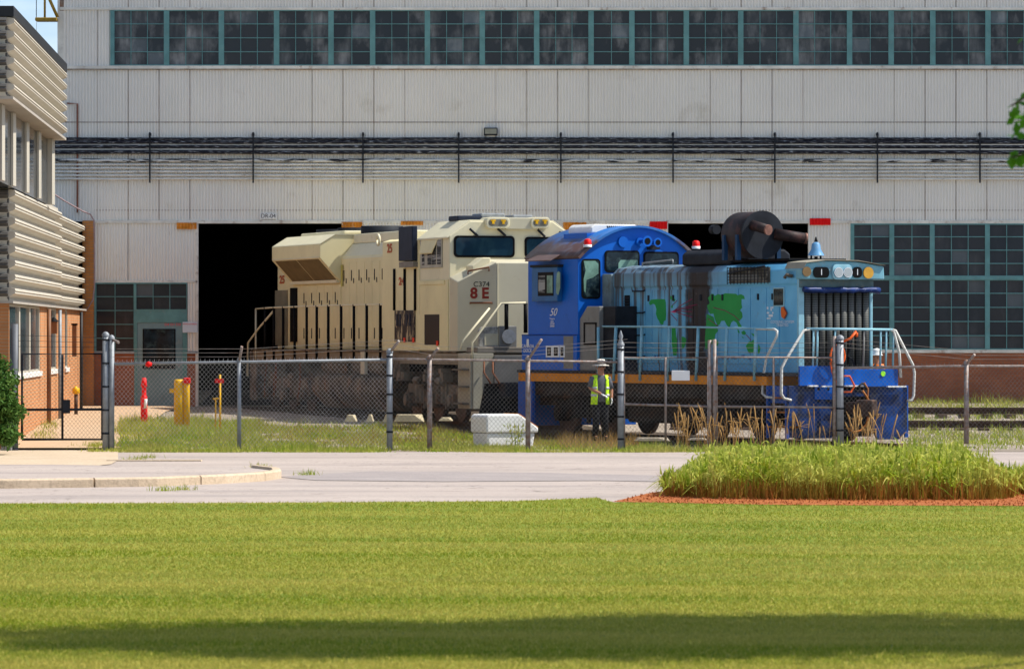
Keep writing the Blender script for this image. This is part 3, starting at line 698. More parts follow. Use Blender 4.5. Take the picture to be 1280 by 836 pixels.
# radiator cowl with slanted intake screens
cowl=[(.02,4.10),(.02,4.46),(.42,4.70),(2.68,4.70),(3.08,4.46),(3.08,4.10),(2.52,3.48),(.58,3.48)]
MB().prism(cowl,'y',tA,tB).build('radiator_cowl',M_sand,R,.012)
MB().prism([(.42,4.705),(.02,4.465),(.05,4.49),(.44,4.73),(2.66,4.73),(2.68,4.705)],'y',tA-.02,tB).build('cowl_roof',M_sandl,R)
for k in range(2):
    ta=tA+.25+(tB-tA-.45)*k/2; tb=ta+(tB-tA-.45)/2-.12
    def P_(u,off=.0): # along slant
        x=.02+(.56)*u; z=4.10-.62*u; n=(-.742,-.670); return (x+n[0]*off,z+n[1]*off)
    a0=P_(.04,.015);a1=P_(.9,.015);b0=P_(.04,.0);b1=P_(.9,.0)
    MB().prism([a0,a1,b1,b0],'y',ta,tb).build('intake_screen',M_louv,R)
b_=MB(); q0=P_(.93,.02)
b_.box(q0[0]-.03,q0[0]+.05,tA+.1,tB-.1,q0[1]-.06,q0[1]+.02)
b_.box(-.005,.03,tA+.1,tB-.1,4.10,4.13); b_.build('cowl_flange',M_sandl,R)
MB().box(HS+.1,W_-HS-.1,tA+.1,tB-.5,4.73,4.82).box(HS+.3,W_-HS-.3,7.5,tA-.1,4.47,4.72).build('roof_hatch',M_sandl,R,.03)
for t in (A.t(396,1),A.t(423,1),A.t(452,1)): MB().tube([(1.55,t,4.6),(1.55,t,4.93)],.55,20).build('radiator_fan',M_charc,R)
# lifting rings
for px,py,S in ((424,309,HS),(475,300,HS)):
    t,z=A.sd(px,py,S); MB().tube([(S-.05,t+.13*cos(a),z+.13*sin(a)) for a in [i*pi/5 for i in range(11)]],.035,6).build('lifting_ring',M_sandl,R)
# hood doors with latches
def doors(t0,t1,n,z0,z1,S=HS,mat=M_sand,latch=True):
    w=(t1-t0)/n
    for i in range(n):
        a=t0+w*i
        d=MB().box(S-.02,S-.001,a+.018,a+w-.018,z0,z1).build('hood_door',mat,R,.004)
        if latch:
            l=MB(); mid=a+w*.5
            for zz in (z0+.35,z1-.35):
                l.box(S-.04,S-.02,mid+.10,mid+.125,zz-.14,zz+.14)
            l.box(S-.04,S-.02,mid-.12,mid-.10,z1-.55,z1-.42); l.split('latch',M_charc,d)
doors(7.15,tA-.1,8,1.78,3.98); doors(tA,17.3,5,1.78,3.42)
t0,t1=A.t(361,HS),A.t(345,HS)
MB().box(HS-.03,HS-.001,A.t(360,HS),A.t(345,HS),1.8,A.z(352,363,HS)).build('rear_panel',paint('olive_grey_panel',(.22,.20,.14),.6),R)
MB().box(HS-.035,HS-.001,A.t(372,HS),A.t(364,HS),1.9,A.z(367,360,HS)).build('rear_vent',M_black,R)
MB().box(HS-.02,HS-.001,A.t(431,HS),A.t(427,HS),A.z(429,358,HS),A.z(429,331,HS)).build('yellow_strip',paint('pale_yellow_strip',(.62,.55,.12),.5),R)
# electrical cabinet behind the cab
tc0,tc1=A.t(524,0),A.t(478,0)
MB().prism([(.0,1.70),(W_,1.70),(W_,4.30),(W_-.2,4.46),(.2,4.46),(.0,4.40)],'y',tc0,tc1).build('electrical_cabinet',M_sand,R,.02)
ta,tb=A.t(516,-.12),A.t(499,-.12)
MB().box(-.14,0,ta,tb,A.z(505,326,-.2),A.z(505,283,-.2)).build('side_vent_box',M_slate,R,.02)
MB().box(-.12,0,ta-.02,tb+.02,A.z(505,334,-.2),A.z(505,327,-.2)).build('vent_box_foot',paint('grey_foot',(.22,.2,.17),.6),R)
for i,(a,b) in enumerate(((495,506),(508,519))):
    pass
t_b,t_a=A.t(494.5,0),A.t(519.5,0)
v=MB().box(-.03,-.001,t_a,t_b,A.z(507,427,0),A.z(507,388,0)).build('lower_vent_panel',m_flake('peeled_vent',(.012,.014,.022),(.45,.36,.22),.52,.60,(4,4,1.5)),R)
for a,b in ((497,504),(509,516)):
    g=MB()
    for k in range(3):
        for q in range(2):
            px=a+1+q*4; t=A.t(px,0); z=A.z(px,395+k*5,0); g.box(-.045,-.03,t-.07,t+.07,z-.05,z+.05)
    g.build('vent_grille',M_slate,v)
d0,d1=A.t(550.5,0),A.t(532,0)
MB().box(-.03,-.001,d0,d1,A.z(541,431,0),A.z(541,393,0)).build('battery_door',m_flake('peeled_door',(.008,.009,.014),(.30,.26,.18),.70,.76,(5,5,1)),R)
MB().box(-.02,-.001,d1,A.t(524,0),1.75,A.z(541,393,0)).build('side_door',M_sand,R,.005)
for px,py in ((506,425),(517,425),(547,429)):
    t,z=A.sd(px,py,-.03); MB().box(-.05,-.03,t-.07,t+.07,z-.06,z+.06).build('red_tag',paint('bright_red_tag',(.8,.03,.01),.5),R)
# cab
cabp=[(0,1.70),(W_,1.70),(W_,4.44),(W_-.52,4.80),(.52,4.80),(0,4.44)]
CF=1.1
tcab=A.t(525,0)
MB().prism(cabp,'y',CF,tcab).build('cab',M_sandl,R,.02)
MB().prism([(-.05,4.42),(.50,4.83),(W_-.50,4.83),(W_+.05,4.42),(W_+.05,4.38),(W_-.50,4.77),(.50,4.77),(-.05,4.38)],'y',CF+.02,tcab+.1).build('cab_roof',M_sandl,R,.01)
# lower cab side wall (tan) with recess frame
MB().box(-.025,-.001,CF+.05,tcab-.06,1.72,A.z(540,350,0)).build('cab_side_panel',M_sand,R,.01)
MB().box(-.05,-.025,CF+.3,tcab-.1,A.z(540,356,0),A.z(540,351,0)).build('side_ledge',M_sand,R,.01)
# side window
wt0,wt1=A.t(553.5,0),A.t(526.5,0); wz0,wz1=A.z(540,335,0),A.z(540,298,0)
sw=MB().box(-.03,-.001,wt0,wt1,wz0,wz1).build('side_window',M_greyp,R,.01)
sw.data.materials[0]=paint('window_frame_grey',(.42,.40,.33),.5)
for a,b in ((548,552.5),(541.5,546.5),(536,540.8),(529,532)):
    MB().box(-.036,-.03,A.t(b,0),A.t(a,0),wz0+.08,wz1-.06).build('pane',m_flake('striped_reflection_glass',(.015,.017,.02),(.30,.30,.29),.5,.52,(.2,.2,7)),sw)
MB().add([(-.02,wt0+.3,4.42),(-.02,wt1-.1,4.42),(-.12,wt1-.25,4.06),(-.12,wt0+.6,4.06),(-.02,wt0+.3,4.40),(-.02,wt1-.1,4.40),(-.10,wt1-.25,4.04),(-.10,wt0+.6,4.04)],[(0,1,2,3),(7,6,5,4),(0,3,7,4),(1,5,6,2),(2,6,7,3),(0,4,5,1)]).build('sunshade',M_sand,R)
# windshields
for (pa,pb,ya,yb,key) in ((567,643,294.5,322,0),(655.5,722,296,323,1)):
    s0,z1=A.fr(pa,ya,CF); s1,z0=A.fr(pb,yb,CF); s1=min(s1,W_-.12)
    g=MB().prism(rrect(s0,s1,z0,z1,.10),'y',CF-.03,CF-.001).build('windshield_gasket',M_black,R)
    MB().prism(rrect(s0+.05,s1-.05,z0+.05,z1-.05,.08),'y',CF-.036,CF-.031).build('windshield',glass('windshield_glass_%d'%key,9,9,base=(.01,.03,.05),dust_reflect=(.10,.22,.20),amt=1.6,rough=.06),g)  # green reflections painted into the windshield colour as soft patches
for pa,ya,pb,yb in ((587,286,597,295),(622,286,632,295),(672,287,681,296),(699,290,708,297)):
    s0,z0=A.fr(pa,ya,CF-.05); s1,z1=A.fr(pb,yb,CF-.05); MB().tube([(s0,CF-.06,z0),(s1,CF-.06,z1)],.03,6).build('wiper',M_charc,R)
# headlight / number housings on the cab brow
s0,z1=A.fr(608,272,CF-.15); s1,z0=A.fr(688,286,CF-.15)
MB().box(s0+.5,s1-.3,CF-.13,CF+.3,z0-.02,z1).build('brow_panel',M_sandn,R,.02)
for a,b in ((608.5,637.5),(664.5,688)):
    sa,zt=A.fr(a,271.5,CF-.2); sb,zb=A.fr(b,285.5,CF-.2)
    h=MB().prism(rrect(sa,sb,zb,zt,.09),'y',CF-.18,CF+.4).build('number_housing',M_sandl,R,.015)
    MB().prism(rrect(sa+.05,sb-.05,zb+.05,zt-.05,.07),'y',CF-.186,CF-.181).build('recess',paint('recess_grey',(.22,.21,.17),.6),h)
    for q in (.28,.72):
        x=sa+(sb-sa)*q; MB().box(x-.03,x+.03,CF-.21,CF-.187,zt-.16,zt-.06).box(x-.06,x+.06,CF-.2,CF-.187,zt-.10,zt-.06).build('yellow_clip',M_yel,h)
# roof equipment
for px,py,w in ((590,270,.9),(612,267,.6),(649,269,.5)):
    s_,z_=A.fr(px,py,2.3); MB().box(s_-w/2,s_+w/2,2.0,2.8,4.83,z_).build('roof_unit',M_galv if w<.9 else M_slate,R,.03)
# nose
nz=4.1
NT=3.86; NSd=3.42
foot=[(0,CF),(0,.42),(.83,0),(W_-.83,0),(W_,.42),(W_,CF)]
def nose_mesh():
    mb=MB(); lo=[(x,y,1.70) for x,y in foot]; 
    hi=[(0,CF,3.46),(0,.42,3.34),(.83,.0,3.80),(W_-.83,.0,3.80),(W_,.42,3.34),(W_,CF,3.46)]
    tp=[(.83,CF,3.90),(W_-.83,CF,3.90)]
    v=lo+hi+tp  # 0-5 lo, 6-11 hi, 12,13
    f=[(5,4,3,2,1,0),(0,1,7,6),(1,2,8,7),(2,3,9,8),(3,4,10,9),(4,5,11,10),(6,7,8,12),(12,8,9,13),(13,9,10,11),(5,0,6,12,13,11)]
    mb.add(v,f); return mb
nose=nose_mesh().build('nose',M_sandn,R,.02)
MB().box(.86,.865+.02,-.012,-.0005,1.75,3.78).box(1.9,1.92,-.012,-.0005,1.75,3.78).split('nose_door_edge',M_sandl,R)
# headlight box & grab rails on the nose
s_,z_=A.fr(604,328,.4); MB().prism([(.35,3.45),(.80,3.45),(.80,3.92),(.6,3.92),(.35,3.72)],'y',.35,.9).build('nose_box',M_sandl,R,.02)
hr=paint('rusty_grab_rail',(.20,.075,.035),.7)
def grab(pts,name='grab_rail',m=None,r=.022): return MB().tube(pts,r,6).build(name,m or hr,R)
def bev(px,py,off=.06):  # a point just off the bevelled nose face
    # bevel plane from (0,.42) to (.83,0)
    best=None
    k=(px-640)/F
    for i in range(201):
        u=i/200; s=.83*u; t=.42*(1-u); X=A.o[0]+s*cos(A.a)-t*sin(A.a); Y=A.o[1]+s*sin(A.a)+t*cos(A.a)
        e=abs(X/Y-k)
        if best is None or e<best[0]: best=(e,s,t,Y)
    _,s,t,Y=best; z=H-(py-418)*Y/F-A.z0; n=Vector((-.45,-.89)); return Vector((s+n.x*off,t+n.y*off,z))
grab([bev(588,379,0),bev(588,378.5),bev(615,378.5),bev(615,379,0)]); grab([bev(586,343,.1),bev(586,339,.1),bev(612,334,.1),bev(612,339,.1)])
# stencils on the bevel
ang=math.atan2(.42,.83)
def mbev(px,py):
    p=bev(px,py,.012); Xd=Vector((cos(ang),-sin(ang),0)); Z_=Vector((-sin(ang),-cos(ang),0)); Yd=Vector((0,0,1))
    return Matrix(((Xd.x,Yd.x,Z_.x,p.x),(Xd.y,Yd.y,Z_.y,p.y),(Xd.z,Yd.z,Z_.z,p.z),(0,0,0,1)))
def on_nose(name,s,size,px,py,m,sx=1,**k): return text(name,s,size,m,R,mbev(px,py),sx,**k)
on_nose('stencil_number','8 E',.35,599.5,367,M_stencil,1.0,offset=.012,ext=.002); on_nose('stencil_number','C374',.17,602,355.5,M_charc,1.05,ext=.002)
def on_side(px,py,S,s,size,m,sx=1.0,**k):
    t,z=A.sd(px,py,S); return text('stencil_number',s,size,m,R,mside(S-.012,t,z),sx,**k)
on_side(487.5,311,0,'25',.30,M_stenorg,1.6,offset=.008); on_side(502.5,352,0,'24',.26,M_stenorg,2.0,offset=.008); on_side(353,350,HS,'25',.30,M_stenorg,1.9,offset=.008)
# anticlimber, front platform, step well, plow
MB().box(.2,W_-.2,-.55,.5,1.66,1.80).build('front_platform',paint('platform_grey',(.20,.18,.15),.7,0,.2,2,(.35,.3,.2),.3),R,.02)
MB().prism([(.28,1.80),(.28,2.2),(.36,2.28),(.98,2.28),(1.06,2.2),(1.06,1.80)],'y',-.42,-.30).build('coupler_guard',paint('worn_white_guard',(.45,.44,.40),.6,0,.2,5,(.1,.1,.1),.4),R,.02)
MB().prism([(.42,1.85),(.42,2.12),(.92,2.12),(.92,1.85)],'y',-.43,-.421).build('guard_recess',M_sandn,R)
st=MB()
st.box(.05,.1,-.5,.55,.35,1.66); st.box(W_-.1,W_-.05,-.5,.55,.35,1.66); st.box(.1,.6,-.55,-.50,.35,1.66); st.box(W_-.6,W_-.1,-.55,-.5,.35,1.66)
st.split('step_well',paint('cream_step_well',(.42,.39,.30),.6,0,.1,1,(.2,.17,.13),.2),R,.01)
sp_=MB()
for z in (.45,.85,1.25): sp_.box(-.12,.05,-.4,.5,z,z+.04)
sp_.split('side_step',M_under,R)
MB().prism([(.6,1.60),(2.5,1.60),(2.5,.95),(.6,.95)],'y',-.62,-.45).build('pilot_plate',paint('pilot_grey',(.16,.16,.155),.6),R,.01)
MB().add([(.35,-.65,.95),(2.75,-.65,.95),(2.95,-.75,.10),(.15,-.75,.10),(1.55,-1.15,.95),(1.55,-1.35,.12)],[(0,4,5,3),(4,1,2,5)]).build('snow_plow',M_black,R,0,recalc=False)
s_,z_=A.fr(650,494,-1); MB().box(s_-.45,s_+.4,-1.3,-.7,.62,.98).build('coupler',M_charc,R,.05)
for px in (606,617): 
    s_,z_=A.fr(px,450,-.7); MB().tube([(s_,-.64,1.5),(s_-.05,-.8,1.2),(s_+.1,-.85,.95)],.022,6).build('brake_hose',hr,R)
s_,z_=A.fr(635,418,-.5); MB().disc((s_,-.60,z_-.05),(0,1,0),.17,.1,16).build('lamp_casing',M_galv,R); MB().box(s_-.22,s_+.22,-.5,-.4,z_-.3,z_+.2).build('lamp_bracket',M_greyp,R,.02)
# fuel tank & reservoirs, underfloor gear
ft0,ft1=A.t(484,0),A.t(386,0)
tk=MB(); P=[]
for a in range(0,361,30):
    pass
tk.prism([(.05,1.0),(.3,1.12),(W_-.3,1.12),(W_-.05,1.0),(W_-.05,.62),(W_-.45,.18),(.45,.18),(.05,.62)],'y',ft0,ft1); tk.build('fuel_tank',M_tank,R,.08)
for a,b in ((480,440),(434,403)): MB().tube([(.25,A.t(a,.1),1.27),(.25,A.t(a,.1)+.08,1.27),(.25,A.t(b,.1)-.08,1.27),(.25,A.t(b,.1),1.27)],[.14,.2,.2,.14],14).build('air_reservoir',M_tank,R)
MB().box(-.03,.05,A.t(457,0),A.t(452,0),1.1,1.66).build('sill_bracket',M_sandn,R)
truck(R,.2,W_-.2,.9,5.6,3); truck(R,.2,W_-.2,15.0,19.7,3)
g=MB()
for i in range(26):
    t=random.choice([random.uniform(.8,5.8),random.uniform(14.6,19.8),random.uniform(5.6,6.6)]); z=random.uniform(.95,1.3); w=random.uniform(.08,.3)
    g.box(.05,.3,t,t+w,z,z+random.uniform(.08,.3))
g.split('brake_rigging',M_under,R)
g=MB()
for i in range(5): 
    t=random.uniform(14.8,19.6); g.tube([(.02,t,1.35),(-.02,t+random.uniform(-.2,.2),.8),(0,t+.2,.4)],.018,6)
g.build('brake_pipe',hr,R)
# side handrails & stanchions
rt=[A.sd(p,q,0) for p,q in ((318.5,386),(337,384.5),(410,382),(481,380.5))]
rl=MB().tube([(.03,t,z) for t,z in rt]+[(.03,A.t(492,0),A.z(492,339,0)),(.03,A.t(494,0),A.z(494,336,0)),(.03,A.t(521,0),A.z(521,335,0))],.025,6).build('handrail',M_sandl,R)
for px in (330,341,352.6,367,382,394.6,409,425,441,457,474):
    t=A.t(px,0); z=interp(-t,[(-rt[i][0],rt[i][1]) for i in range(4)]); MB().tube([(.03,t,1.42),(.03,t,z+.02)],.038,6).build('stanchion',M_black,R)
for px in (494,507,520): t=A.t(px,0); MB().tube([(-.02,t,A.z(px,388,0)),(-.02,t,A.z(px,336,0))],.04,6).build('stanchion',M_black,R)
t,z=A.sd(318.5,386,0)
MB().tube([(.03,t,z),(.03,t,1.0)],.028,6).build('end_post',M_sandn,R)
MB().tube([(.03,A.t(341,0),A.z(341,388,0)),(.03,A.t(320,0),A.z(320,413,0)),(.03,A.t(309,0),A.z(309,428,0)),(.03,A.t(308,0),A.z(308,470,0))],.03,6).build('end_handrail',M_sandl,R)
MB().box(.0,W_,20.6,20.75,.35,1.66).build('rear_pilot',M_under,R,.02)
g=MB()
for z in (.4,.8,1.2): g.box(0,.5,20.3,20.6,z,z+.04)
g.box(.0,.04,20.0,20.62,.3,1.4); g.split('rear_step',M_under,R)
# nose hand rails (white)
def frp(px,py,T): s,z=A.fr(px,py,T); return (s,T,z)
MB().tube([frp(576,437,-.5),frp(579,425,-.5),frp(612,385,-.5)],.025,6).build('nose_handrail',M_sandl,R)
MB().tube([frp(591,450,-.55),frp(590,428,-.55),frp(627,379,-.55),frp(657,378.5,-.55)],.028,6).build('nose_handrail',M_sandl,R)
for px in (633,657): MB().tube([frp(px,379,-.5),frp(px,416,-.5)],.05,6).build('stanchion',M_black,R)
def tracks(L,Wd,t0,t1,label,k=1):
    o=empty('railway_track',(L.o[0]*k,L.o[1]*k,H+(L.z0-H)*k),L.th,label,'railway track'); o.scale=(k,k,k)
    c=Wd/2
    for s_ in (c-.75,c+.75):
        MB().prism([(s_-.035,-.002),(s_+.035,-.002),(s_+.035,-.04),(s_+.01,-.05),(s_+.07,-.15),(s_-.07,-.15),(s_-.01,-.05),(s_-.035,-.04)],'y',t0,t1).build('rail',M_rail,o)
    for k in range(int((t1-t0)/.6)): MB().box(c-1.25,c+1.25,t0+k*.6,t0+k*.6+.22,-.28,-.14).build('sleeper',M_sleep,o)
tracks(A,W_,-2,34,'rusty track under the sand primer locomotive leading into the shed',KS)

# ------------------------------------------------------------------ BLUE SWITCHER
B=Loco(985,109.5,27,.08)
R=B.root('switcher_locomotive','weathered blue switcher locomotive with a green world map on its light blue hood','locomotive')
WB=3.2; HS=.75; HE=2.65; T0=.85
MB().box(.12,WB-.12,.9,12.9,.95,1.28).box(.5,WB-.5,.3,12.9,.7,1.28).build('frame',paint('black_underframe',(.03,.026,.024),.7,0,.4,2,(.09,.05,.03),.3),R,.01)
MB().box(.0,WB,.95,13.08,1.285,1.49).build('sill_stripe',M_orange,R,.006)
MB().box(-.02,WB+.02,.5,13.1,1.495,1.56).build('deck',M_charc,R)
hoodp=[(HS,1.56),(HE,1.56),(HE,3.52),(HE+.03,3.56),(HE+.03,3.86),(HE-.10,3.99),(HE-.5,4.06),(HS+.5,4.06),(HS+.10,3.99),(HS-.03,3.86),(HS-.03,3.56),(HS,3.52)]
tH=B.t(767,HS)
MB().prism(hoodp,'y',T0+.02,tH).build('engine_hood',M_hood,R,.02)
# hood doors
lines=[994,975,959,939,924,911,898,886,868,860,848,838,828,816,808,793,779]
for a,b in zip(lines,lines[1:]):
    ta,tb=B.t(a,HS),B.t(b,HS)
    if a>=994: continue
    d=MB().box(HS-.02,HS-.001,ta+.012,tb-.012,1.75,3.46).build('hood_door',M_hood,R,.003)
    if a in (975,959,911,898,886,848,816): 
        MB().box(HS-.045,HS-.02,(ta+tb)/2-.03,(ta+tb)/2+.03,3.2,3.34).build('latch',M_charc,d)
lv=MB()
for k in range(22): lv.prism([(HS-.05,1.9+k*.065),(HS-.021,1.94+k*.065),(HS-.021,1.9+k*.065)],'y',B.t(788,HS),B.t(782,HS))
lv.build('louvre',M_charc,R)
MB().box(HS-.023,HS-.0205,B.t(788.5,HS),B.t(781.5,HS),1.85,3.35).build('louvre_backing',M_black,R)
for px in (800,):
    for py in (364,391,419,446):
        t,z=B.sd(px,py,HS); MB().tube([(HS-.03,t-.3,z+.02),(HS-.07,t-.25,z),(HS-.07,t+.25,z),(HS-.03,t+.3,z+.02)],.018,6).build('door_handle',M_charc,R)
# front end: radiator shutters, brow with lamps, tarp roll, corner posts
MB().box(HS-.02,HS+.14,T0-.05,T0+.02,1.56,3.66).box(HE-.06,HE+.02,T0-.05,T0+.02,1.56,3.66).split('front_corner',M_lblue,R,.02)
MB().box(HS+.14,HE-.06,T0-.01,T0+.02,1.56,3.66).build('radiator_back',M_black,R)
gm=bpy.data.materials.new('shutter_mesh'); nt,N,Lk,b=nodes(gm); p=pos(nt)
wv=N.new('ShaderNodeTexWave'); wv.bands_direction='Z'; wv.inputs['Scale'].default_value=6; wv.inputs['Distortion'].default_value=.3; Lk.new(p,wv.inputs[0])
Lk.new(mixc(nt,ramp(nt,wv.outputs[1],.2,.6),(.03,.03,.027),(.095,.10,.09)),b.inputs['Base Color']); b.inputs['Roughness'].default_value=.6
nc=9; wc=(HE-.06-HS-.14)/nc
for k in range(nc):
    x=HS+.14+wc*(k+.5); prof=[(x-wc*.43,T0-.012),(x-wc*.33,T0-.05),(x,T0-.065),(x+wc*.33,T0-.05),(x+wc*.43,T0-.012)]
    MB().prism(prof,'z',1.6,3.44,True).build('radiator_shutter',gm,R)
MB().box(HS,HE+.02,T0-.08,T0-.02,3.47,3.66).build('radiator_header',paint('teal_grey_header',(.10,.16,.17),.6,0,.2,3,(.2,.17,.13),.3),R,.01)
tp=MB(); n_=14
tp.tube([(HS+.05+(HE+.12-HS-.05)*i/n_,T0-.16,3.42-.01*i/n_+random.uniform(-.012,.012)) for i in range(n_+1)],[random.uniform(.055,.075) for _ in range(n_+1)],8)
tp.build('rolled_tarp',M_tarp,R)
zb=B.fr(1000,349,.6)[1]
br=[(HS-.03,zb),(HE+.22,zb),(HE+.20,zb+.30),(HE-.5,zb+.40),(HS+.55,zb+.42),(HS+.05,zb+.36),(HS-.03,zb+.22)]
brow=MB().prism(br,'y',.62,1.35).build('brow',M_lblue,R,.03)
brow.data.materials[0]=paint('brow_blue',(.17,.40,.50),.45,0,.1,3,(.25,.27,.25),.2)
MB().prism([(HS-.02,zb+.24),(HS+.05,zb+.385),(HS+.55,zb+.445),(HE-.5,zb+.43),(HE+.22,zb+.32),(HE-.5,zb+.415),(HS+.55,zb+.425),(HS+.05,zb+.365)],'y',.56,1.40).build('brow_roof',paint('tan_hood_top',(.34,.31,.24),.6,0,.1,3),R)
lp=[]
def lens(px,py,r,m,name,sx=1): 
    s_,z_=B.fr(px,py,.6); return MB().tube([(s_,.60,z_),(s_,.57,z_)],r,18).build(name,m,R)
lens(1008,339.5,.11,paint('brown_lens',(.20,.13,.06),.3),'marker_lamp'); lens(1085,341,.13,M_amber,'marker_lamp')
for px,w in ((1026.5,.20),(1071.5,.12)):
    s_,z_=B.fr(px,340.5,.6); nb=MB().prism(rrect(s_-w,s_+w,z_-.12,z_+.12,.09),'y',.585,.615).build('number_box',M_black,R)
    text('number','1',.19,M_whitel,nb,mfront(s_,.583,z_),1.0,.001)
s_,z_=B.fr(1052,340,.6); MB().prism(rrect(s_-.25,s_+.25,z_-.17,z_+.17,.1),'y',.56,.62).build('headlight_plate',M_lblue,R,.01)
for px in (1046.5,1058):
    s_,z_=B.fr(px,340.5,.6); h=MB().tube([(s_,.56,z_),(s_,.52,z_)],.115,18).build('headlight',M_chrome,R); MB().tube([(s_,.53,z_),(s_,.512,z_)],.095,18).build('headlight_lens',glass('lens_glass%d'%px,9,9,(.35,.4,.42),(.7,.72,.75),1,.1),h)
# mesh screened opening, small window, signs on the hood side
t0,z0=B.sd(963,353,HS-.03); t1,z1=B.sd(912,335,HS-.03)
o_=MB().box(HS-.05,HS-.03,t0,t1,z0,z1).build('screen_opening',paint('screen_backing',(.14,.13,.11),.7,0,.3,4,(.4,.38,.33),.3),R)
g=MB()
for k in range(13): t=t0+(t1-t0)*k/12; g.box(HS-.10,HS-.085,t-.006,t+.006,z0-.03,z1+.02)
for k in range(6): z=z0+(z1-z0)*k/5; g.box(HS-.102,HS-.09,t0,t1,z-.006,z+.006)
g.tube([(HS-.12,t1-.1,z0+.22),(HS-.12,t0+.1,z1+.02)],.02,6); g.build('screen_mesh',M_charc,o_)
MB().box(HS-.07,HS-.05,t0+.5,t1-.1,z0+.05,z0+.18).build('screen_unit',M_greyp,o_)
t0,z0=B.sd(980.5,381.5,HS); t1,z1=B.sd(968.5,361,HS)
o_=MB().box(HS-.03,HS-.001,t0-.03,t1+.03,z0-.03,z1+.03).build('sight_window',M_lblue,R); MB().box(HS-.034,HS-.03,t0,t1,z0,z1).build('pane',M_cabglass,o_)
def blob(cx,cy,S,m,name,pts,par=None,d=.003,off=.024):
    P=[B.sd(cx+a,cy+b_,S-off) for a,b_ in pts]; return MB().prism(P,'x',S-off-d,S-off).build(name,m,par or R)
blob(0,0,HS,M_orange,'oil_emblem',[(976.5,384),(979.5,383.5),(980,385),(983.8,391.5),(980.2,397.5),(979.5,398.3),(976.8,396),(976,390)]).data.materials[0]=paint('emblem_orange',(.72,.13,.01),.5)
blob(0,0,HS,M_stencil,'emblem_edge',[(980,383),(981,385),(984.3,391.5),(981,398),(980,399),(980.2,397),(983,391.5),(980,386)],off=.028)
g=MB()
for px,py,w,h in ((959.5,385,2,3),(964,386,1.5,5),(966,384.5,1.5,2.5),(960,391,3,2),(963.5,394.5,5,3),(961,398,5,1.5),(966,391,1.5,2)):
    t,z=B.sd(px,py,HS-.024); g.box(HS-.027,HS-.024,t-w*.018,t+w*.018,z-h*.009,z+h*.009)
g.build('white_placard',M_whitel,R)
t,z=B.sd(978,404.5,HS-.024); text('lettering','COOLING SYSTEM\nTREATED',.085,M_whitel,R,mside(HS-.026,t,z),1.5,.001)
# world map
def zp(pts,x0,y0,sc): return [(x0+a/sc,y0+b_/sc) for a,b_ in pts]
mp=[ [(90,190),(110,155),(180,150),(250,152),(258,185),(262,300),(258,360),(238,372),(232,405),(205,400),(195,375),(175,345),(160,300),(165,250),(150,205),(130,198),(100,212)],
 [(305,118),(330,125),(355,160),(345,175),(318,160),(305,150)], [(312,215),(330,210),(325,240),(310,236)],
 [(318,445),(330,425),(355,440),(360,520),(372,560),(368,600),(372,650),(366,712),(332,712),(326,650),(318,600),(318,530)],
 [(418,525),(440,528),(464,548),(455,600),(440,640),(418,650)],
 [(680,140),(715,98),(735,100),(745,120),(780,100),(820,112),(850,92),(960,98),(975,112),(1010,102),(1040,118),(1048,150),(1015,150),(1015,200),(1022,235),(1000,262),(1020,285),(1026,330),(1010,352),(985,368),(1016,420),(1012,446),(985,432),(965,385),(935,366),(912,385),(895,438),(870,412),(845,365),(812,370),(795,405),(775,415),(748,350),(735,296),(700,300),(680,255),(672,215),(700,190),(690,168)],
 [(668,300),(700,310),(735,330),(752,392),(775,425),(780,470),(752,505),(748,545),(720,600),(700,640),(655,650),(650,560),(655,480),(662,400)],
 [(775,560),(785,590),(775,620),(765,612),(768,580)],
 [(1060,620),(1090,575),(1120,572),(1132,555),(1155,575),(1170,600),(1158,640),(1150,678),(1120,685),(1095,690),(1078,672)],
 [(1185,600),(1205,640),(1196,690),(1178,700),(1180,640)],[(1012,482),(1040,462),(1062,490),(1050,508),(1025,504)],[(975,445),(992,470),(998,492),(980,485)],[(1110,490),(1140,500),(1158,528),(1135,522)],[(1015,520),(1040,535),(1030,542)] ]
wm=MB()
for poly in mp:
    P=[B.sd(px,py,HS-.0215) for px,py in zp(poly,800,355,8.0)]
    wm.prism(P,'x',HS-.0245,HS-.0215)
bm_=wm.build('painted_world_map',M_green,R)
ml=MB()
def mline(pts,m=None): ml.tube([(HS-.027,)+B.sd(px,py,HS-.027) for px,py in zp(pts,800,355,8.0)],.009,4)
for e in ((420,150),(470,205),(505,235),(545,275),(545,330)): mline([(335,270),(400,(270*1.3+e[1])/2.3),(e[0]+100 if e[0]<500 else 520,e[1])])
mline([(370,165),(320,215)]); mline([(310,300),(370,365)]); mline([(735,235),(850,265),(940,315),(1000,370)]); mline([(680,345),(780,420)]); mline([(1060,505),(1110,560)])
ml.build('map_route_lines',M_mag,R)
t,z=B.sd(841.5,389,HS-.027); MB().prism([B.sd(838,390,HS-.03),B.sd(843,387.5,HS-.03),B.sd(845,389,HS-.03),B.sd(844,391,HS-.03)],'x',HS-.033,HS-.03).build('map_pointer',paint('magenta_pointer',(.6,.05,.2),.5),R)
# handwriting squiggles
for (a,b_,n_) in ((899,938,34),(814,823,12)):
    pts=[(HS-.03,)+B.sd(a+(b_-a)*i/n_,447+random.uniform(-4,2.5)*(1 if i%2 else -.3),HS-.03) for i in range(n_+1)]
    MB().tube(pts,.008,4).build('painted_script',paint('script_blue',(.01,.07,.35),.5),R)
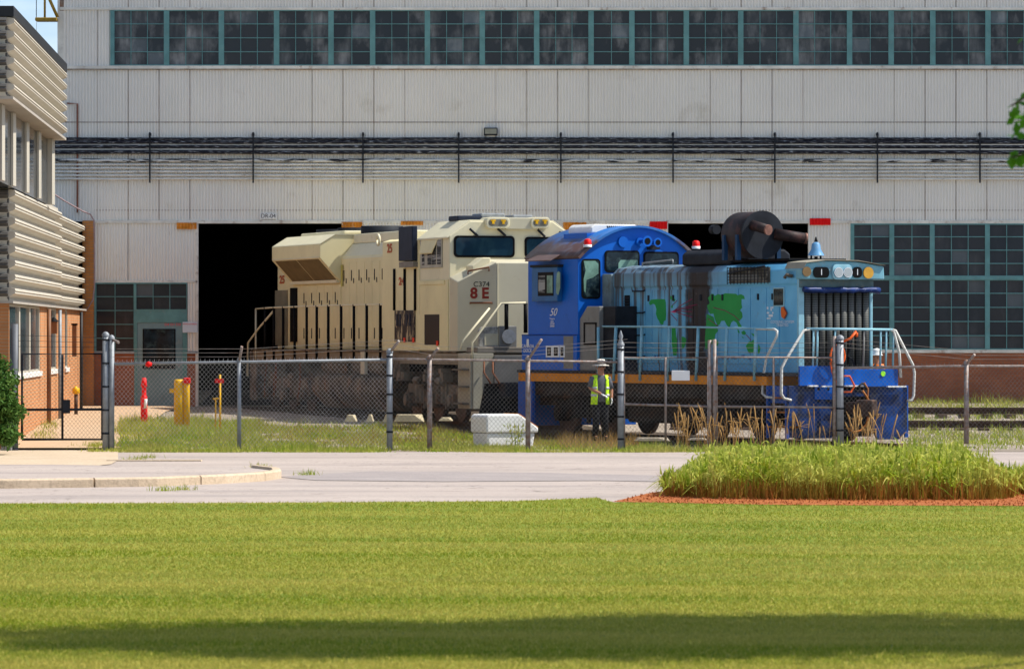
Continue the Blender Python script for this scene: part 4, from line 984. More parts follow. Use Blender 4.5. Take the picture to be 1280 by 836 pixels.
# exhaust housing and spark arrestor drum
sC=1.55
ta,tb=B.t(920,HS+.3),B.t(859,HS+.3)
MB().prism([(HS+.15,4.02),(HS+.15,4.28),(HS+.3,4.38),(HE-.3,4.38),(HE-.15,4.28),(HE-.15,4.02)],'y',ta,tb).build('exhaust_housing',M_charc,R,.05)
MB().box(HS+.2,HE-.2,1.6,ta,4.07,4.13).build('stack_base',M_black,R,.01)
dz=B.fr(953,293.5,2.5)[1]; ds=B.fr(953,293.5,2.5)[0]
dT=2.5; dr_=.51
dm=MB(); dm.tube([(ds,dT,dz),(ds,dT+.03,dz),(ds,dT+.97,dz),(ds,dT+1.0,dz)],[dr_,dr_+.02,dr_+.02,dr_-.05],32)
drum=dm.build('spark_arrestor_drum',M_soot,R); MB().tube([(ds,dT-.02,dz),(ds,dT+.02,dz)],dr_+.035,32).build('drum_rim',M_charc,drum)
MB().tube([(ds-.28,dT-.02,dz+.22),(ds-.10,dT-.42,dz+.10)],.115,16).build('exhaust_stub',M_soot,drum)
MB().tube([(ds-.105,dT-.40,dz+.105),(ds-.09,dT-.45,dz+.10)],.12,16).build('stub_end',M_copper,drum)
MB().tube([(ds+.30,dT-.02,dz+.02),(ds+.95,dT-.30,dz-.08)],[.13,.12],16).build('exhaust_stub',M_soot,drum)
MB().tube([(ds+.93,dT-.29,dz-.078),(ds+.985,dT-.31,dz-.085)],.125,16).build('stub_end',M_copper,drum)
for q in (dT+.2,dT+.8): MB().box(ds-.57,ds-.47,q-.05,q+.05,4.1,dz).box(ds+.47,ds+.57,q-.05,q+.05,4.1,dz).split('drum_bracket',paint('dull_blue_bracket',(.012,.05,.12),.6),R)
MB().box(ds-.2,ds+.2,dT+.99,dT+1.25,4.1,dz+.1).build('drum_flue',M_soot,R); 
t,z=B.sd(896,287,1.0); MB().disc((1.0,t,z),(0,1,0),.11,.2,14).build('rear_horn',M_charc,R)
# bell
bs,bz=B.fr(1020,324,1.3); br_=empty('bell',(0,0,0)); 
bell=MB().lathe([(.19,0),(.165,.05),(.11,.14),(.095,.26),(.05,.30),(0,.31)],(bs,1.3,bz+.08),18).build('bell',paint('bell_blue',(.12,.30,.52),.4,0,.1,6,(.3,.3,.3),.2),R)
MB().tube([(bs,1.3,bz+.39),(bs,1.3,bz+.50)],[.045,.015],8).build('bell_finial',M_charc,bell)
MB().tube([(bs-.13,1.3,bz-.12),(bs-.12,1.3,bz+.1)],.022,6).tube([(bs+.13,1.3,bz-.12),(bs+.12,1.3,bz+.1)],.022,6).build('bell_stand',M_black,bell)
MB().tube([(bs,1.3,bz+.06),(bs,1.3,bz-.02)],.04,8).build('clapper',M_black,bell)
bpy.data.objects.remove(br_)
# hood roof grab rail, chain dangling at brow
pts=[(HS+.2,)+B.sd(p_,q,HS+.2) for p_,q in ((803,333),(803,329),(841,325),(841,330))]
MB().tube(pts,.02,6).build('roof_grab_rail',M_galv,R)
s_,z_=B.fr(990,346,.9); MB().tube([(HS-.05,1.0,3.72),(HS-.18,1.05,3.75),(HS-.2,1.1,3.68)],.04,8).build('flag_bracket',M_under,R)
# cab -----------------------------------------------------------------
cF=B.t(722.5,0); cR=B.t(660,0); ze,zt_=4.22,4.98
def arc(off=0,n=18,s0=0,s1=WB):
    P=[]
    for i in range(n+1):
        u=i/n; s_=s0-off+(s1-s0+2*off)*u; P.append((s_, ze+(zt_-ze)*(1-abs(2*u-1)**2.1)+off))
    return P
MB().prism([(0,2.42),(WB,2.42)]+arc()[::-1],'y',cF,cR).build('cab_body',M_blue,R,.01)
ra=arc(.05); rb=arc(.0)
MB().prism(ra+rb[::-1],'y',cF-.10,cR+.12,True).build('cab_roof',M_roof,R)
MB().prism([(-.03,1.56),(-.03,2.42),(WB+.03,2.42),(WB+.03,1.56)],'y',cF,cR+.28).build('cab_lower_body',M_blue,R,.01)
MB().box(-.036,-.031,B.t(718,0),B.t(706,0),1.6,2.38).build('grey_panel',M_greyp,R)
MB().box(-.031-.004,-.031,cF,cR+.28,2.395,2.41).build('cab_seam',M_black,R)
# cab side window with bay frame, awning
t0,z0=B.sd(703,376.5,0); t1,z1=B.sd(671,334.5,0)
bay=MB().box(-.14,-.0,t0,t1,z0,z1).build('side_window',paint('bay_blue',(.02,.13,.34),.4),R,.015)
MB().box(-.146,-.141,B.t(692,-.14),B.t(672.5,-.14),z0+.13,z1-.12).build('pane',M_black,bay)
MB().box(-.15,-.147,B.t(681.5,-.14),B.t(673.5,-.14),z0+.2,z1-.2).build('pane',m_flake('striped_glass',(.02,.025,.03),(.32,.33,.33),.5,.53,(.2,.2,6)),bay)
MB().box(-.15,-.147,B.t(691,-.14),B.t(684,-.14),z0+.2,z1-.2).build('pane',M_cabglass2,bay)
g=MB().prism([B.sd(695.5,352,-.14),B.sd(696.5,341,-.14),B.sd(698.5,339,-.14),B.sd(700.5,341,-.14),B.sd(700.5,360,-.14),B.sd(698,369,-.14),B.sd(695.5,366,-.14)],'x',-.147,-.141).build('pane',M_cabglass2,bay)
MB().add([(-.02,t0+.1,z1+.30),(-.02,t1-.1,z1+.30),(-.38,t1-.1,z1+.16),(-.38,t0-.1,z1+.16),(-.02,t0+.1,z1+.28),(-.02,t1-.1,z1+.28),(-.38,t1-.1,z1+.14),(-.38,t0-.1,z1+.14)],[(0,1,2,3),(7,6,5,4),(0,3,7,4),(1,5,6,2),(2,6,7,3),(0,4,5,1)]).build('awning',paint('rusty_awning',(.12,.08,.075),.6),R)
MB().box(-.16,0,t0-.05,t1+.05,z1+.0,z1+.06).build('window_hood',M_charc,R)
# cab front windows
for (a,b_,ya,yb,key) in ((726.5,750,323.5,373.5,0),(755.5,799,313,341,1),(804,848,314.5,341,2)):
    s0,z1=B.fr(a,ya,cF); s1,z0=B.fr(b_,yb,cF)
    g=MB().prism(rrect(s0,s1,z0,z1,.09),'y',cF-.025,cF-.001).build('front_window',M_black,R)
    MB().prism(rrect(s0+.04,s1-.04,z0+.04,z1-.04,.07),'y',cF-.031,cF-.026).build('pane',M_cabglass,g)
    if key==0:
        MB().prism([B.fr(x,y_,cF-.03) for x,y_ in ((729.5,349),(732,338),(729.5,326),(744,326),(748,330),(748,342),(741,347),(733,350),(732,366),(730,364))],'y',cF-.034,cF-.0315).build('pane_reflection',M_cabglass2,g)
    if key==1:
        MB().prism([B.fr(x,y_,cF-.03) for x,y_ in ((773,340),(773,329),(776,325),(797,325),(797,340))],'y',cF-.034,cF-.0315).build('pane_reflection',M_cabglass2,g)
for px,r in ((778,.13),(799,.10)):
    s_,z_=B.fr(px,302.5,cF); MB().disc((s_,cF-.06,z_),(0,1,0),r,.06,18).build('round_cover',M_blue,R)
for px,py,r in ((809,301.5,.13),(822,303,.11)):
    s_,z_=B.fr(px,py,cF-.4); h=MB().tube([(s_,cF-.05,z_),(s_,cF-.3,z_),(s_,cF-.42,z_)],[.04,.055,r],18).build('horn',M_blue,R)
    MB().disc((s_,cF-.425,z_),(0,1,0),r*.62,.004,16).build('horn_mouth',M_black,h)
s_,z_=B.fr(813,309,cF); MB().box(s_-.1,s_+.15,cF-.2,cF,z_-.06,z_+.04).build('horn_bracket',M_charc,R)
# roof unit and beacons
t_=11.2
s0_,z_=B.fr(724.5,291,t_); s1_,z1_=B.fr(790,281.5,t_)
ac=MB().prism([(s0_,z_-.02),(s1_,z_-.02),(s1_,z_+.10),(s1_-.25,z1_+.0),(s0_+.1,z1_+.0),(s0_,z_+.12)],'y',t_-.6,t_+.6).build('air_conditioner',M_white,R,.03)
g=MB()
for k in range(9):
    x=s0_+.42+.055*k; g.add([(x,t_-.606,z_+.16),(x+.03,t_-.606,z_+.16),(x+.10,t_-.606,z_+.0),(x+.07,t_-.606,z_+.0),(x,t_-.602,z_+.16),(x+.03,t_-.602,z_+.16),(x+.10,t_-.602,z_+.0),(x+.07,t_-.602,z_+.0)],[(0,1,2,3),(7,6,5,4),(0,4,5,1),(1,5,6,2),(2,6,7,3),(3,7,4,0)])
g.build('unit_grille',M_charc,ac)
MB().box(s0_-.15,s1_+.2,t_-.65,t_+.55,zt_-.35,z_-.02).build('unit_base',M_blue,R,.01)
s_,z_=B.fr(796,291,10.6); MB().box(s_-.15,s_+.18,10.45,10.75,zt_,z_+.0).build('beacon_base',M_greyp,R); MB().lathe([(.085,0),(.08,.14),(.05,.17),(0,.17)],(s_,10.6,z_),14).build('amber_beacon',M_amberl,R)
for px,py,T in ((734.5,309,cF-.05),(870,311,cF-.05)):
    s_,z_=B.fr(px,py,T); h=MB().lathe([(.10,0),(.105,.06),(.0,.065)],(s_,T,z_),14).build('marker_base',M_whitel,R); MB().lathe([(.09,.06),(.085,.17),(.04,.2),(0,.2)],(s_,T,z_),14).build('red_marker',M_red,h)
# grey cabinets ahead of the cab
t0,z0=B.sd(751,463,.1); t1,z1=B.sd(722.5,386,.1); zt2=B.z(735,383,.1)
MB().prism([(t0,1.56),(t0,zt2),(t1-.55,zt2),(t1-.02,zt2-.42),(t1-.02,1.56)],'x',.05,HS+.2).build('grey_cabinet',M_greyp,R,.02)
t2,z2=B.sd(746,431,.05); t3,z3=B.sd(730,403,.05)
g=MB(); g.box(.035,.048,t2,t3,z3-.04,z3); g.box(.035,.048,t2,t3,z2,z2+.04); g.box(.035,.048,t2,t2+.06,z2,z3); g.box(.035,.048,t3-.06,t3,z2,z3); g.build('cabinet_door_edge',M_black,R)
MB().box(.15,HS+.2,B.t(771.5,.2),t0-.02,1.56,zt2).build('black_cabinet',M_charc,R,.02)
MB().box(HS-.1,HE,B.t(768,HS),cF,1.56,3.86).build('hood_rear_section',paint('grey_blue_patched',(.20,.27,.30),.6,0,.2,2,(.1,.09,.08),.3),R,.02)
# lettering on the cab
t,z=B.sd(691.5,390.5,0); text('script_number','50',.26,M_whitel,R,mside(-.008,t,z),1.4,.002,shear=.4)
t,z=B.sd(690.5,402,0); text('lettering','Years\nans\n1958\n2008',.07,M_whitel,R,mside(-.008,t,z-.02),1.7,.002)
t,z=B.sd(660,435.5,-.03); text('railway_crest','CANADA\nDOCK',.125,M_whitel,R,mside(-.038,t,z+.0),1.25,.002)
t,z=B.sd(660,432,-.03); MB().prism([(t-.05,z+.16),(t+.05,z+.16),(t+.06,z+.03),(t,z-.03),(t-.06,z+.03)],'x',-.04,-.033).build('crest_crown',M_whitel,R)
for px,ch in ((687,'8'),(695.5,'8'),(703.3,'3')):
    t,z=B.sd(px,439.3,-.03); w=.175 if ch=='8' else .12
    nb=MB().box(-.045,-.031,t-w,t+w,z-.14,z+.14).build('number_plate',M_whitel,R,.004)
    MB().box(-.048,-.0455,t-w*.58,t+w*.58,z-.10,z+.10).build('plate_field',M_black,nb); text('number',ch,.17,paint('digit_grey',(.4,.38,.36),.6),nb,mside(-.050,t,z),1.3,.001)
# trucks + steps + pilot
for ta,tb in ((1.5,4.5),(8.8,11.8)):
    tr=truck(R,.3,WB-.3,ta,tb,2,.5); tr.data.materials[0]=paint('dark_truck',(.022,.018,.016),.8,0,.4,2)
MB().box(.5,WB-.5,5.2,8.4,.35,.95).build('switcher_tank',paint('dark_tank',(.03,.025,.022),.7),R,.06)
def F0(px,py,T=0.0): return B.fr(px,py,T)
pl=MB()
for a,b_,ya,yb,T in ((999,1041,457.5,482,.0),(1055,1122,461.5,483,.0)):
    s0,z1=F0(a,ya,T); s1,z0=F0(b_,yb,T); pl.box(s0,s1,T-.02,T+.04,z0,z1)
pl.split('buffer_plate',M_blued,R,.006)
pz=B.fr(1000,482,0)[1]; s_a,_=F0(986,500,.02); s_g0,_=F0(1041,500,0); s_g1,_=F0(1088,500,0); s_b,_=F0(1135,500,0); zlo=.10
pb=MB(); pb.prism([(s_a,pz),(s_g0,pz),(s_g0,.12),(s_a+.35,.12),(s_a+.30,.5),(s_a,.5)],'y',.03,.10); pb.prism([(s_g1,pz-.05),(s_b,pz-.05),(s_b,.3),(s_b-.2,.08),(s_g1+.2,.08),(s_g1,.5)],'y',.03,.10); pb.box(s_g0,s_g1,.03,.1,pz-.25,pz-.1)
pb.split('pilot',paint('grimy_pilot_blue',(.003,.055,.26),.55,0,.3,1.2,(.012,.014,.022),.8,(.02,.022,.03),.7),R,.01)
MB().box(s_g0-.1,s_g1+.1,.12,.3,.15,pz).build('coupler_pocket',M_black,R)
g=MB(); g.box(s_a+.65,s_g0-.02,-.01,.03,.98,1.33); g.build('tread_plate',M_blued,R,.006)
g=MB()
for px,py in ((1023,501),(1035,501),(1023,486),(1035,486),(1010,480)): s_,z_=F0(px,py,0); g.disc((s_,-.018,z_),(0,1,0),.035,.01,10)
g.build('bolt_hole',M_black,R)
g=MB()
for a,b_,py in ((1009,1021,482.5),(1026,1040,483),(1055,1078,482.5),(1108,1131,483.3)):
    s0,z_=F0(a,py,-.03); s1,_=F0(b_,py,-.03); g.box(s0,s1,-.10,-.03,z_-.012,z_+.02)
g.split('white_step_edge',M_white,R)
s_,z_=F0(1103,467,0); MB().disc((s_,-.04,z_),(0,1,0),.06,.02,14).build('green_lamp',paint('lime_lens',(.35,.9,.05),.3),R)
# corner steps (blue sides, orange treads)
g=MB(); 
for tt in (.12,.95): g.box(.02,.10,tt,tt+.05,.12,1.28); g.box(WB-.10,WB-.02,tt,tt+.05,.12,1.28)
g.box(.1,.14,.12,1.0,.9,1.28); g.box(.55,.6,.12,1.0,.12,1.28); g.split('step_side',M_blued,R)
g=MB()
for z in (.35,.68,1.0): g.box(.02,.55,.17,.95,z,z+.035); g.box(WB-.55,WB-.02,.17,.95,z,z+.035)
g.split('step_tread',paint('orange_tread',(.45,.16,.03),.6,0,.3,5,(.1,.05,.03),.3),R)
MB().box(.0,WB,12.95,13.1,.2,1.28).build('rear_pilot',M_blued,R,.01)
g=MB(); g.box(-.02,.06,12.3,12.95,.25,1.28); g.build('rear_step_side',M_blued,R)
# coupler
sc_=(s_g0+s_g1)/2; MB().box(sc_-.14,sc_+.14,-.55,.1,.66,.92).prism([(sc_-.24,-.55),(sc_+.05,-.78),(sc_+.24,-.72),(sc_+.2,-.5),(sc_+.05,-.45)],'z',.6,.98).build('coupler',M_wheel,R,.03)
# handrails
s_pts=[B.sd(p_,q,0) for p_,q in ((752,408),(872,409),(965,411))]
MB().tube([(.03,t,z) for t,z in s_pts],.026,6).build('side_handrail',M_lblue,R)
MB().tube([(.03,)+B.sd(p_,q,.03) for p_,q in ((752,448),(873,449.5))],.018,6).build('side_handrail',M_lblue,R)
MB().tube([(.03,)+B.sd(p_,q,.03) for p_,q in ((945,411),(968,411.5),(971.5,414),(971,420),(958,447),(954,470),(953,492),(958,496),(966,497))],.030,6).build('side_handrail',M_wrail,R)
for a,b_ in ((748,748),(770,767),(802.5,800),(837,834.5),(873,870),(909,906),(945,943)):
    MB().tube([(.03,)+B.sd(a,409,.03),(-.02,)+B.sd(b_,476,-.02)],.038,6).build('stanchion',M_lblue,R)
def P0(px,py,T=-.05): s,z=B.fr(px,py,T); return (s,T,z)
MB().tube([P0(1008,411),P0(1060,411.5),P0(1115,412)],.032,6).build('front_handrail',M_lblue,R)
MB().tube([P0(989,500),P0(980,498),P0(976.5,492),P0(977,460),P0(982,450),P0(1005,413),P0(1012,411)],.032,6).build('front_handrail',M_wrail,R)
MB().tube([P0(1112,411.5),P0(1117,414),P0(1124,440),P0(1126,472)],.032,6).build('front_handrail',M_wrail,R)
MB().tube([P0(1115,412),P0(1119,413),P0(1141,456),P0(1143,466),P0(1142,494),P0(1140,500),P0(1134,501)],.032,6).build('front_handrail',M_wrail,R)
for px,T in ((1017,.3),(1022,.2),(1044,.2),(1080,.2),(1101,.2),(1108,.2),(1117,.2)):
    MB().tube([P0(px,411.5,-.02),P0(px-1,460,.02)],.024,6).build('front_stanchion',M_lblue if px!=1080 else M_greyp,R)
# hoses on the front end
hs=empty('air_hose',(0,0,0),0,'orange air hose coiled over the front railing of the blue switcher','hose')
def HW(px,py,T=-.15):
    v=Vector((*B.fr(px,py,T)[:1],T,B.fr(px,py,T)[1])); return Matrix.Translation((B.o[0],B.o[1],B.z0))@Matrix.Rotation(B.th,4,'Z')@v
h=MB(); h.tube([HW(1047+9*cos(a)*(1+.04*sin(3*a)),444+13*sin(a),-.15-.02*math.sin(a*.5)) for a in [i*2*pi/16 for i in range(50)]],.022,6)
h.tube([HW(x,y_) for x,y_ in ((1038,452),(1040,465),(1046,480),(1049,495),(1047,510))],.022,6)
h.tube([HW(x,y_) for x,y_ in ((1052,470),(1062,470),(1068,482),(1064,490),(1054,490))],.022,6)
h.build('hose_coil',M_hose,hs)
h=MB(); h.tube([HW(x,y_,-.2) for x,y_ in ((1060,535),(1066,540),(1076,538),(1083,530),(1085,520),(1089,505),(1082,494),(1078,488))],.025,6); h.tube([HW(x,y_,-.2) for x,y_ in ((1080,478),(1085,486),(1084,500),(1078,516),(1072,524))],.02,6); h.build('brake_hose',paint('faded_orange_hose',(.45,.16,.03),.6,0,.3,8),hs)
lv_=MB(); lv_.tube([HW(1053,427,-.1),HW(1063,423,-.15),HW(1070,414,-.15),HW(1071,416,-.15),HW(1071,421,-.15)],.03,6); tag(lv_.build('cut_lever',M_hose),'orange lever tied on top of the switcher front railing','lever')
g=MB(); g.tube([HW(x,y_,.1) for x,y_ in ((1066,412),(1065,425),(1062,438),(1060,445),(1066,450),(1068,458))],.018,6); g.tube([HW(x,y_,-.1) for x,y_ in ((1072,484),(1078,479),(1086,486),(1078,489),(1070,488))],.025,6)
tag(g.build('black_hose',M_charc),'black hose and cable hanging at the switcher front','hose')
tracks(B,WB,-.8,24,'rusty track under the blue switcher')

# ------------------------------------------------------------------ yard tracks at the right
def yard(ya,yb,z,label):
    o=empty('railway_track',(14,ya,z),0,label,'railway track'); d=(yb-ya)/26
    for off in (0,1.5):
        MB().prism([(off-.04,0),(off+.04,0),(off+.04,-.05),(off+.012,-.06),(off+.012,-.13),(off+.07,-.16),(off-.07,-.16),(off-.012,-.13),(off-.012,-.06),(off-.04,-.05)],'x',-10,40).build('rail',M_rail,o)
    for k in range(82): MB().box(-10+k*.6,-10+k*.6+.23,-.5,2.0,-.32,-.155).build('sleeper',M_sleep,o)
    o.rotation_euler.z=radians(-3); return o
yard(130.4,130.4,.56,'rusty track closest to the brick wall right of the switcher'); yard(125.2,125.2,.30,'rusty weedy track in the gravel between fence and farther track')

# ------------------------------------------------------------------ fence
FYD=108.0
def gx(px): return fx(px,FYD)
def gzp(py): return fz(py,FYD)
def chain(x0,z0a,z1a,x1,z0b,z1b,Y=FYD+.05,p=.092,r=.0027,mat=None):
    """diagonal wires both ways between two posts; bottom/top may slope"""
    V=[];Fc=[]
    def zb(x): u=(x-x0)/(x1-x0); return z0a+(z0b-z0a)*u
    def ztp(x): u=(x-x0)/(x1-x0); return z1a+(z1b-z1a)*u
    Hh=max(z1a,z1b)-min(z0a,z0b); sl=1.15
    for sgn in (1,-1):
        c=x0-Hh if sgn==1 else x0
        yy=Y+(.004 if sgn>0 else -.004)
        c0=x0-Hh/sl-.1; 
        k=0
        while c0+k*p< x1+Hh/sl+.1:
            xb=c0+k*p; k+=1
            zl,zh=min(z0a,z0b),max(z1a,z1b)
            # line x = xb + sgn*(z-zl)/sl
            pa=(xb,zl); pb=(xb+sgn*(zh-zl)/sl,zh)
            # clip to x range
            t0_,t1_=0.0,1.0; dx=pb[0]-pa[0]
            ta=(x0-pa[0])/dx; tb=(x1-pa[0])/dx
            t0_=max(t0_,min(ta,tb)); t1_=min(t1_,max(ta,tb))
            if t1_-t0_<.02: continue
            # clip to sloped top/bottom approx
            def pt(t): return (pa[0]+dx*t, zl+(zh-zl)*t)
            A_=pt(t0_); B_=pt(t1_)
            A_=(A_[0],max(A_[1],zb(A_[0]))); B_=(B_[0],min(B_[1],ztp(B_[0])+.02))
            MBc.tube([(A_[0],yy,A_[1]),(B_[0],yy,B_[1])],r,3,False,False)
fence=empty('chain_link_fence',(0,0,0),0,'long galvanised chain link fence with angled barbed wire arms','fence')
def post(px,yt,yb,r,arm=None,mat=None,parent=None,Y=FYD,name='post',cap=True):
    P=parent or fence; x=gx(px)
    mb=MB().tube([(x,Y,gzp(yb)-.1),(x,Y,gzp(yt))],r,12)
    if cap: mb.lathe([(r*1.15,0),(r*1.1,.05),(r*.5,.09),(0,.1)],(x,Y,gzp(yt)),12)
    o=mb.build(name,mat or M_galv,P)
    if arm: 
        MB().tube([(x,Y,gzp(yt)),(x+(arm[0])*FYD/F,Y-.25,gzp(yt)+arm[1]*FYD/F)],.03,6).build('barb_arm',M_galvr,o)
    if r>.06:
        bd=MB()
        for k in range(5): z=gzp(yb)+.3+(gzp(yt)-gzp(yb)-.4)*k/4; bd.tube([(x,Y,z),(x,Y,z+.04)],r*1.12,12)
        bd.build('tension_band',M_charc,o)
    return o
post(132,420,560,.072); post(139.5,424,557,.06,(10,-4),name='post')
post(299,452,562,.045,(4,19)); post(487,441,558,.066,(12,15)); post(537,449,555,.055,(11,14),M_galvr); post(660,450,562,.055,(17,26),M_galvr)
post(776,432,567,.07,parent=None); 
x=gx(776); MB().lathe([(.055,0),(.065,.06),(.03,.14),(.05,.2),(.02,.3),(0,.34)],(x,FYD,gzp(432)),10).build('post_finial',M_galv,fence)
post(1050,424,556,.078); post(1208,455,549,.055,(9,12),M_galvr); post(1400,455,549,.055,(9,12),M_galvr)
# rails
def rail(pts,r=.03,mat=M_galv,parent=fence,name='top_rail'): return MB().tube([(gx(a),FYD,gzp(b_)) for a,b_ in pts],r,8).build(name,mat,parent)
rail([(139,455),(299,452.5),(487,449.5)]); rail([(487,448.5),(537,449.5),(660,451),(776,452.5)],.026,M_galvr); rail([(1054,460),(1208,457.5),(1400,458)],.028,M_galvr)
spans=[(141,562,454,299,562,452.5),(299,562,452.5,487,557,449.5),(487,557,448.5,537,556,449.5),(537,556,449.5,660,561,451),(660,561,451,776,566,452.5),(1054,556,460,1208,549,457.5),(1208,549,457.5,1400,549,458)]
for k,(a,b0,t0,b_,b1,t1) in enumerate(spans):
    MBc=MB(); chain(gx(a),gzp(b0),gzp(t0)+.03,gx(b_),gzp(b1),gzp(t1)+.03)
    # barbs at the top edge
    x=gx(a)
    while x<gx(b_):
        u=(x-gx(a))/(gx(b_)-gx(a)); z=gzp(t0+(t1-t0)*u)+.02; MBc.tube([(x,FYD,z),(x+.01,FYD,z+.06)],.004,3,False,False); x+=.10
    MBc.build('chain_mesh',M_wire if k<2 else M_wire2,fence,recalc=False)
bw=MB()
for dx,dy in ((2,6),(5,11),(8,16)):
    for seg in (((139,452),(299,452),(487,441)),((487,441),(537,449),(660,450),(776,440)),((1050,440),(1208,455),(1400,455))):
        pts=[(gx(a+dx),FYD-.07*dx/2,gzp(b_-dy)) for a,b_ in seg]; bw.tube(pts,.004,3,False,False)
bw.split('barbed_wire',M_wire2,fence)
MB().lathe([(0,-.06),(.07,-.03),(.07,.04),(0,.07)],(gx(186),FYD-.05,gzp(455.5)),8).build('red_knob',M_red,fence)
# vehicle gate, two leaves
def leaf(pa,pb,ta,tb,mids,bot,verts,label,posts=()):
    g=empty('gate_leaf',(gx(pa),FYD,0),0,label,'gate'); g_=g
    X=lambda p:gx(p)-gx(pa)
    fr=MB(); fr.tube([(X(pa),0,gzp(bot)),(X(pa),0,gzp(ta)),(X(pb),0,gzp(tb)),(X(pb),0,gzp(bot+1)),(X(pa),0,gzp(bot))],.028,8)
    for m0,m1 in mids: fr.tube([(X(pa),0,gzp(m0)),(X(pb),0,gzp(m1))],.026,8)
    for v in verts: fr.tube([(X(v),0,gzp(ta)),(X(v),0,gzp(bot))],.026,8)
    fr.build('gate_frame',M_galvr,g)
    global MBc
    MBc=MB(); chain(X(pa),gzp(bot),gzp(ta),X(pb),gzp(bot+1),gzp(tb),Y=.04); MBc.build('chain_mesh',M_wire2,g,recalc=False)
    return g
lf=leaf(780,885,446.5,447,[(505,508)],563,[832],'left leaf of the wide chain link gate, with a blank white plate')
lr=leaf(896,1041,446,447,[(508,509)],566,[967],'right leaf of the wide chain link gate before the blue switcher pilot')
MB().tube([(gx(887)-gx(780),0,gzp(567)),(gx(887)-gx(780),0,gzp(425))],.045,10).build('meeting_post',M_galvr,lf); MB().tube([(gx(893)-gx(896),0,gzp(567)),(gx(893)-gx(896),0,gzp(424))],.045,10).build('meeting_post',M_galvr,lr)
MB().tube([(gx(1043)-gx(896),0,gzp(563)),(gx(1043)-gx(896),0,gzp(420))],.04,10).build('hinge_post',M_galvr,lr)
for (L_2,pa,pb) in ((lf,780,886),(lr,893,1043)):
    p0=780 if L_2 is lf else 896
    w=MB()
    for k in range(3): w.tube([(gx(pa)-gx(p0),0,gzp(440-6*k)),(gx((pa+pb)/2)-gx(p0),0,gzp(441-6*k)),(gx(pb)-gx(p0),0,gzp(440-6*k))],.005,3,False,False)
    w.split('barbed_wire',M_wire2,L_2)
o=MB().box(gx(839.5),gx(862),FYD-.06,FYD-.045,gzp(475.5),gzp(463)).build('blank_plate',M_white,None,.02); tag(o,'blank white plate hung on the left gate leaf','sign')
# pedestrian gate
pg=empty('pedestrian_gate',(gx(27),FYD,0),0,'narrow dark framed chain link gate across the footpath','gate')
X=lambda p:gx(p)-gx(27)
f=MB(); f.tube([(X(27.5),0,gzp(549)),(X(27.5),0,gzp(442.5)),(X(127.5),0,gzp(442)),(X(127.5),0,gzp(549)),(X(27.5),0,gzp(549))],.028,8)
f.tube([(X(27.5),0,gzp(512)),(X(127.5),0,gzp(511.5))],.028,8); f.tube([(X(78),0,gzp(443)),(X(78),0,gzp(549))],.026,8); f.build('gate_frame',M_charc,pg)
MBc=MB(); chain(X(27.5),gzp(549),gzp(442.5),X(127.5),gzp(549),gzp(442),Y=.04,p=.085); MBc.build('chain_mesh',paint('dark_wire',(.14,.14,.14),.5,.4),pg,recalc=False)
MB().box(X(78.8),X(87.5),-.09,.06,gzp(516.5),gzp(499.5)).build('lock_box',M_charc,pg,.01)
w=MB()
for k in range(3): w.tube([(X(20),0,gzp(433-7*k)),(X(128),0,gzp(434-6*k))],.005,3,False,False)
w.split('barbed_wire',M_charc,pg)
p_=MB().tube([(gx(18.5),FYD,-.1),(gx(18.5),FYD,gzp(405))],.075,12).build('gate_post',paint('grey_post',(.15,.16,.18),.5),None); tag(p_,'dark grey steel gate post beside the evergreen shrub','post')
o=MB().box(gx(3),gx(16),FYD-.3,FYD-.05,-.05,gzp(510)).build('utility_cabinet',M_greyp,None,.02); tag(o,'low dark grey utility cabinet behind the evergreen shrub','cabinet')

# ------------------------------------------------------------------ yard objects
def gy(px,py,Y): x=fx(px,Y); return x,Y,gz(x,Y)
# white salt bin
Y=110.6; x,Y,z=gy(629,560,Y)
sb=empty('salt_bin',(x,Y,z-.02),radians(24),'white plastic salt bin with sloping front beside the fence','bin')
S_=1/56.0
w,d=.98,.95; 
prof=[(-.42,0),(-.46,.36),(-.47,.40),(-.47,.66),(-.42,.72),(-.36,.75),(.14,.75),(.50,.46),(.52,.40),(.46,0)]
bin_=MB().prism([(a,b_) for a,b_ in prof],'y',-.5,.5)
def bin_mesh():
    mb=MB()
    mb.prism([(-.56,0),(-.58,.34),(.60,.34),(.54,0)],'y',-.42,.40); return mb
bin_mesh().build('bin_body',M_white,sb,.04)
MB().prism([(-.61,.345),(-.61,.70),(-.55,.76),(.20,.76),(.66,.46),(.66,.345)],'y',-.46,.44).build('bin_lid',M_white,sb,.04)
MB().add([(.20,-.44,.775),(.66,-.44,.475),(.66,.42,.475),(.20,.42,.775),(.20,-.44,.76),(.66,-.44,.46),(.66,.42,.46),(.20,.42,.76)],[(0,1,2,3),(7,6,5,4),(0,4,5,1),(1,5,6,2),(2,6,7,3),(3,7,4,0)]).build('orange_lid_edge',M_orange,sb)
